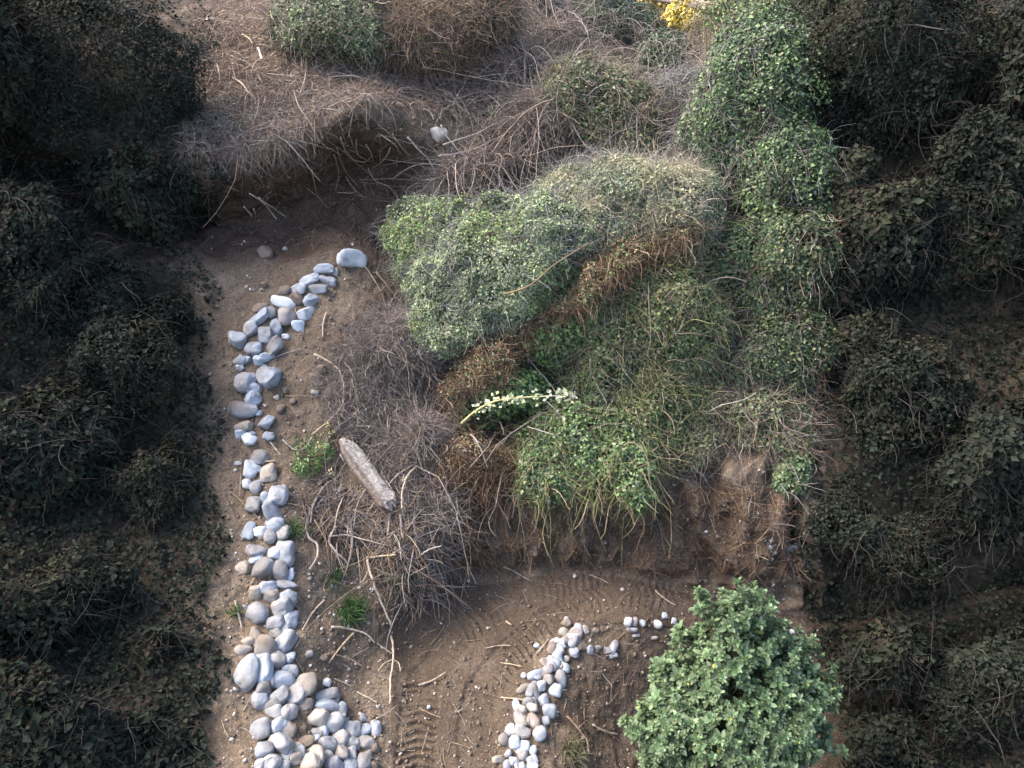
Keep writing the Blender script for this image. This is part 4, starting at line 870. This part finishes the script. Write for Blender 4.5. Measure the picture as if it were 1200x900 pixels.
stick('stick', [(502,127),(508,140)], .012, .010, PALE, 'stubby pale peg just above left of the crusted rock')
stick('stick', [(517,128),(515,140)], .012, .010, PALE, 'stubby pale peg just above the crusted rock')
for k, pix in enumerate([[(520,172),(560,165),(600,145),(640,140)],[(515,185),(550,180),(590,165),(625,150)],[(500,210),(530,205),(560,190),(600,180)],[(480,158),(500,180),(515,200)],[(520,205),(535,195),(570,180),(600,160),(640,165)],[(510,150),(530,175),(545,188)]]):
    stick('trailing_vine', pix, .012, .006, (.33, .275, .25), ['long pale vine stem, topmost of the fan sweeping left to the crusted rock', 'long pale vine stem just below the topmost one of the fan', 'long pale vine stem lowest in the fan, above the vine bush', 'pale vine stem dropping from the crusted rock towards the hollow', 'long pale vine stem crossing the others in the middle of the fan', 'short pale vine stem starting at the crusted rock'][k], 'vine', .22, group='pale vine stems fanning over the slope')
# roots that hang in the hollow
roots = [[(398,158),(404,172),(412,182)],[(418,160),(420,175),(428,182),(437,186)],[(430,165),(436,175),(437,186)],[(392,170),(398,190),(410,205),(418,218)],[(456,170),(452,180),(444,190),(436,194)],[(447,172),(446,190),(448,205)],[(365,195),(368,215),(372,228)],
 [(388,178),(394,200),(392,222)],[(458,155),(470,170),(482,182)],[(420,210),(445,210),(470,210),(500,211)],[(432,196),(440,212),(455,220),(465,230)],[(408,182),(424,184),(436,180)],[(395,225),(408,230),(418,226)],[(360,220),(375,235),(385,245)],[(446,155),(458,165),(470,180)],[(402,205),(415,222),(430,235)]]
for k, pix in enumerate(roots):
    stick('exposed_root', pix, .0075, .004, (.27, .19, .14) if k % 2 else (.34, .26, .20), 'thin bare root hanging in the dark hollow under the dry grass', 'root', lifts=[.02 + .05 * math.sin(3.14 * j / (len(pix) - 1)) + .04 for j in range(len(pix))], group='bare roots hanging in the hollow')
# long stems arching in front of the bushes
def arch(name, ps, r0, r1, col, label, cat='vine', leafy=None):
    pts = np.array([at(*p) for p in ps]); T = np.linspace(0, len(pts) - 1, 30); i = np.clip(T.astype(int), 0, len(pts) - 2); f = (T - i)[:, None]
    a, b = pts[i], pts[i + 1]; pm = pts[np.clip(i - 1, 0, None)]; pn = pts[np.clip(i + 2, None, len(pts) - 1)]
    q = a + .5 * f * (b - pm + f * (2 * pm - 5 * a + 4 * b - pn + f * (3 * (a - b) + pn - pm)))
    V, F, C = tubes(q[None], np.linspace(r0, r1, 30)[None] * (1 + .15 * vnoise(q, .05, 3))[None], np.array([col]), 7)
    rt = root_at(name, q[0], label, cat); child('stem', raw_mesh('stem', V, F, M_TWIG, C, smooth=True), rt)
    if leafy:
        n, size, cols, rad, t0 = leafy; k = rng.integers(int(30 * t0), 30, n); p = q[k] + rand_unit(n) * rad * rng.random((n, 1))
        V, F, C = leaves(p, np.tile(np.array([0, -.7, .7]), (n, 1)), size * np.exp(rng.normal(0, .25, n)), pal(cols, n, .12), .75)
        child('leaves', raw_mesh('leaves', V, F, M_LEAF, C), rt)
arch('broken_branch', [(541,496,5.95),(560,480,5.9),(590,468,5.85),(650,464,5.95),(670,462,6.1)], .013, .006, (.46, .42, .22), 'snapped branch with cream-white leaves pointing left out of the vine bush', 'branch', (120, .042, [(.58, .58, .42), (.66, .66, .52), (.46, .50, .30), (.38, .44, .22)], .12, .2))
arch('trailing_vine', [(618,500,5.9),(650,510,5.75),(672,520,5.75),(686,535,5.8)], .006, .004, (.42, .38, .33), 'thin pale stem hooking down below the cream-leaved branch')
arch('trailing_vine', [(640,470,5.95),(655,485,5.9),(658,500,5.9)], .006, .004, (.42, .38, .33), 'short pale stem dangling right of the cream-leaved branch', leafy=(14, .04, [(.5, .52, .35)], .03, .5))
arch('trailing_vine', [(628,520,5.85),(630,560,5.7),(640,580,5.6),(655,590,5.6)], .005, .003, (.40, .35, .30), 'long thin stem trailing down in front of the bank below the vine bush')
arch('trailing_vine', [(800,500,6.3),(812,540,6.1),(806,575,5.9),(800,605,5.75)], .010, .006, (.34, .27, .23), 'mauve stem hanging down the bank right of the vine bush')
arch('trailing_vine', [(815,335,6.7),(850,325,6.6),(875,330,6.6)], .008, .005, (.27, .22, .18), 'pale arching stem linking the vine bush to the ivy curtain')
arch('trailing_vine', [(846,455,6.4),(880,442,6.35),(905,458,6.25),(912,485,6.15)], .007, .004, (.27, .22, .18), 'pale hooped stem in front of the ivy curtain')
arch('trailing_vine', [(850,470,6.3),(880,480,6.2),(930,470,6.2)], .008, .004, (.27, .22, .18), 'pale stem pointing right at the foot of the ivy curtain')
arch('trailing_vine', [(720,420,6.3),(735,440,6.25),(740,460,6.25),(760,475,6.3)], .007, .004, (.40, .33, .28), 'curling pale stem on the olive side of the vine bush')
arch('dead_branch', [(590,345,6.3),(620,335,6.2),(650,310,6.35),(690,285,6.5)], .011, .006, (.18, .12, .08), 'rusty branch along the ridge of the vine bush', 'dead branch')
# weathered log
def log():
    a = hit(397, 522)[0]; b = hit(456, 602)[0]; n = norm(-ray(425, 560) * .6 + np.array([.25, 0, .6])); a = a + n * .17; b = b + n * .17
    L = b - a; X = norm(L); Y = norm(np.cross(n, X)); Z = np.cross(X, Y); m, k = 60, 26
    t = np.linspace(0, 1, m); ang = np.linspace(0, 2 * np.pi, k, endpoint=False); V = []
    for i, tt in enumerate(t):
        w = .105 * (np.clip(tt / .16, 0, 1) ** .8 * .9 + .1) * np.clip((1.02 - tt) / .10, .35, 1); hgt = .05 * (.5 + .5 * np.clip(tt / .2, 0, 1)) * np.clip((1.03 - tt) / .08, .4, 1)
        for q in ang:
            cx = np.sign(np.cos(q)) * abs(np.cos(q)) ** .6; cz = np.sign(np.sin(q)) * abs(np.sin(q)) ** .6
            V.append(a + L * tt + Y * cx * w + Z * cz * hgt)
    V = np.array(V); loc = np.stack([(V - a) @ X, (V - a) @ Y, (V - a) @ Z], 1)
    f = fbm(loc * np.array([.18, 1, 1]), .028, 6, 3); V = V + (Z * f[:, None] * .016 + Y * (fbm(loc * np.array([.5, 1, 1]), .1, 9, 3) * .03)[:, None] + X * (vnoise(loc * np.array([.1, 1, 1]), .02, 12) * .05 * (np.abs(loc[:, 0] / np.linalg.norm(L) - .5) > .44))[:, None])
    id_ = np.arange(m * k).reshape(m, k); F = np.stack([id_[:-1], np.roll(id_[:-1], -1, 1), np.roll(id_[1:], -1, 1), id_[1:]], -1).reshape(-1, 4)
    rt = root_at('weathered_log', (a + b) / 2, 'flat weathered grey log splintered at both ends, lying between stone line and bush', 'log')
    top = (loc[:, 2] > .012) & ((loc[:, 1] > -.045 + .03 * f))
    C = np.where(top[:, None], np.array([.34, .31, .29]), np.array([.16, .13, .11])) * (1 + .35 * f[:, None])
    caps = []
    for ring, c0 in ((id_[0][::-1], 0), (id_[-1], 1)):
        V = np.concatenate([V, V[ring].mean(0)[None]]); C = np.concatenate([C, np.array([[.22, .17, .14]])]); ci = len(V) - 1
        caps += [[ring[j], ring[(j + 1) % k], ci] for j in range(k)]
    F3 = np.concatenate([F[:, [0, 1, 2]], F[:, [0, 2, 3]], np.array(caps)])
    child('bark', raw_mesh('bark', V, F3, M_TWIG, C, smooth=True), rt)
    n_ = 14; st = a + L * rng.uniform(.05, .95, (n_, 1)) + Y * rng.normal(0, .06, (n_, 1)) + Z * .045
    Pl = grow(st, X[None] + rng.normal(0, .12, (n_, 3)), rng.uniform(.06, .22, n_), 4, 0, .05)
    for k_ in range(n_):
        V, F, C = tubes(Pl[k_:k_ + 1], np.linspace(.008, .002, 5)[None], pal([(.38, .34, .31), (.28, .23, .2)], 1), 5)
        child('splinter', raw_mesh('splinter', V, F, M_TWIG, C), rt)
log()
# chunks of rotten wood beneath the log
for u, v, w, h, lab in [(382,560,16,12,'rotten brown wood lump under the log, left end'),(398,575,18,8,'long rotten wood flake under the log'),(396,587,20,5,'flat pale bark strip under the log'),(413,590,10,16,'upright broken bark piece beside the middle of the log'),(393,545,7,9,'small grey wood chunk beside the yellow-green weed'),(375,568,7,12,'pale leaning wood chunk left of the log')]:
    p, n = hit(u, v); dep = (p - CAM) @ FWD; o = link('wood_chunk', stone_mesh(w / FPX * dep / 2, .03, h / FPX * dep / 2, int(u * v), 'd', 1.0, ICO3)); o.location = p + n * .03; o.rotation_euler = (.3, random.uniform(-.4, .4), .3)
    tag(o, lab, 'wood chunk')

# ------------------------------------------------------------------ grass tufts, weeds
def tuft(u, v, n, hgt, spread, cols, label, name='grass_tuft', cat='grass tuft'):
    p, nn = hit(u, v); rt = root_at(name, p, label, cat)
    st = p + np.concatenate([rng.normal(0, spread, (n, 2)), np.zeros((n, 1))], 1); st[:, 2] += 0
    for i in range(n):
        l, _, _, _ = BVH.find_nearest(Vector(st[i])); st[i] = np.array(l)
    Pl = grow(st, norm(np.array([0, -.3, 1.]) + rng.normal(0, .4, (n, 3))), hgt * rng.uniform(.6, 1.2, n), 5, .18, .08)
    V, F, C = tubes(Pl, np.array([.0035, .0035, .003, .0025, .0018, .0006])[None].repeat(n, 0), pal(cols, n, .2), 3)
    child('blades', raw_mesh('blades', V, F, M_GRASS, C), rt)
GR = [(.07, .15, .05), (.10, .20, .06), (.13, .23, .09)]
tuft(414, 716, 300, .19, .07, GR, 'bright green grass tuft on the slope right of the stone heap')
tuft(395, 676, 70, .14, .05, GR, 'small dull grass tuft just above the bright one')
tuft(478, 674, 420, .17, .11, [(.07, .13, .055), (.10, .16, .07)], 'wide soft grass patch at the foot of the dead stems')
tuft(347, 622, 70, .20, .035, GR, 'slender upright grass sprig touching the stone line')
tuft(275, 718, 40, .14, .02, GR, 'thin pale grass sprig left of the stone heap')
tuft(672, 882, 110, .17, .06, [(.12, .14, .07), (.2, .2, .12)], 'faded grass tuft right of the bottom of the stone edging')
def weed(blobs, n, size, cols, label, extra_cols=None, seed=0):
    B = Blobs(blobs, .09, .12, seed); l, _, _, _ = BVH.find_nearest(Vector(B.base)); rt = root_at('weed', np.array(l), label, 'weed')
    q, nn = B.sample(n, .03, True, .35, .08); V, F, C = leaves(q, nn, size * np.exp(rng.normal(0, .25, len(q))), pal(cols, len(q), .15), .5)
    child('leaves', raw_mesh('leaves', V, F, M_LEAF, C), rt)
    k = min(40, len(q)); t = np.linspace(0, 1, 5)[None, :, None]; Pl = np.array(l)[None, None] * (1 - t) + q[:k, None] * t
    V, F, C = tubes(Pl, np.full((k, 5), .003), pal(OLIVE, k)); child('stems', raw_mesh('stems', V, F, M_TWIG, C), rt)
weed([(362, 528, .03, .09, .05, .09), (378, 528, .03, .12, .05, .05), (355, 552, .02, .07, .05, .08)], 380, .036, [(.12, .24, .07), (.16, .30, .09), (.09, .18, .05)], 'fresh green weed beside the middle of the left stone line', seed=401)
weed([(388, 506, 6.1, .05, .05, .08), (384, 519, 6.05, .04, .04, .04)], 70, .038, [(.60, .56, .22), (.68, .64, .30)], 'pale yellow flowering sprig above the fresh green weed', seed=403)
weed([(409, 514, 6.05, .05, .04, .03)], 30, .028, [(.60, .56, .26)], 'small yellow sprig at the top end of the log', seed=405)
weed([(388, 552, 5.8, .04, .04, .03)], 22, .03, [(.66, .55, .34)], 'tiny cream sprig left of the log', seed=407)
weed([(398, 462, 6.55, .10, .06, .04)], 40, .024, [(.62, .66, .62), (.5, .55, .5)], 'whitish small-leaved sprig on the bramble edge above the weed', seed=409)
weed([(437, 482, 6.35, .05, .05, .04)], 30, .03, [(.16, .26, .12)], 'little green sprig inside the bramble tangle', seed=411)
weed([(622, 562, .25, .10, .06, .10)], 90, .035, [(.18, .32, .10)], 'lime green sprig under the lower edge of the vine bush', seed=413)
# pale thin trunk on the skyline
def trunk():
    q = np.array([at(912, -60, 12.0), at(909, -10, 12.0), at(907, 22, 12.0), at(905, 60, 11.9)])[::-1]
    T = np.linspace(0, 3, 20); Q_ = np.stack([np.interp(T, np.arange(4), q[:, j]) for j in range(3)], 1)
    rt = root_at('young_tree', Q_[0], 'pale slender tree trunk rising on the skyline at top right', 'tree')
    V, F, C = tubes(Q_[None], np.linspace(.06, .045, 20)[None], np.array([(.60, .57, .52)]), 10); child('trunk', raw_mesh('trunk', V, F, M_TWIG, C, smooth=True), rt)
    B = Blobs([(915, -110, 12.0, .7, .6, .6)], .2, .4, 91); mk('crown', [foliage(B, 5000, .05, OLIVE + IVY, .15)], M_LEAF, rt)
trunk()
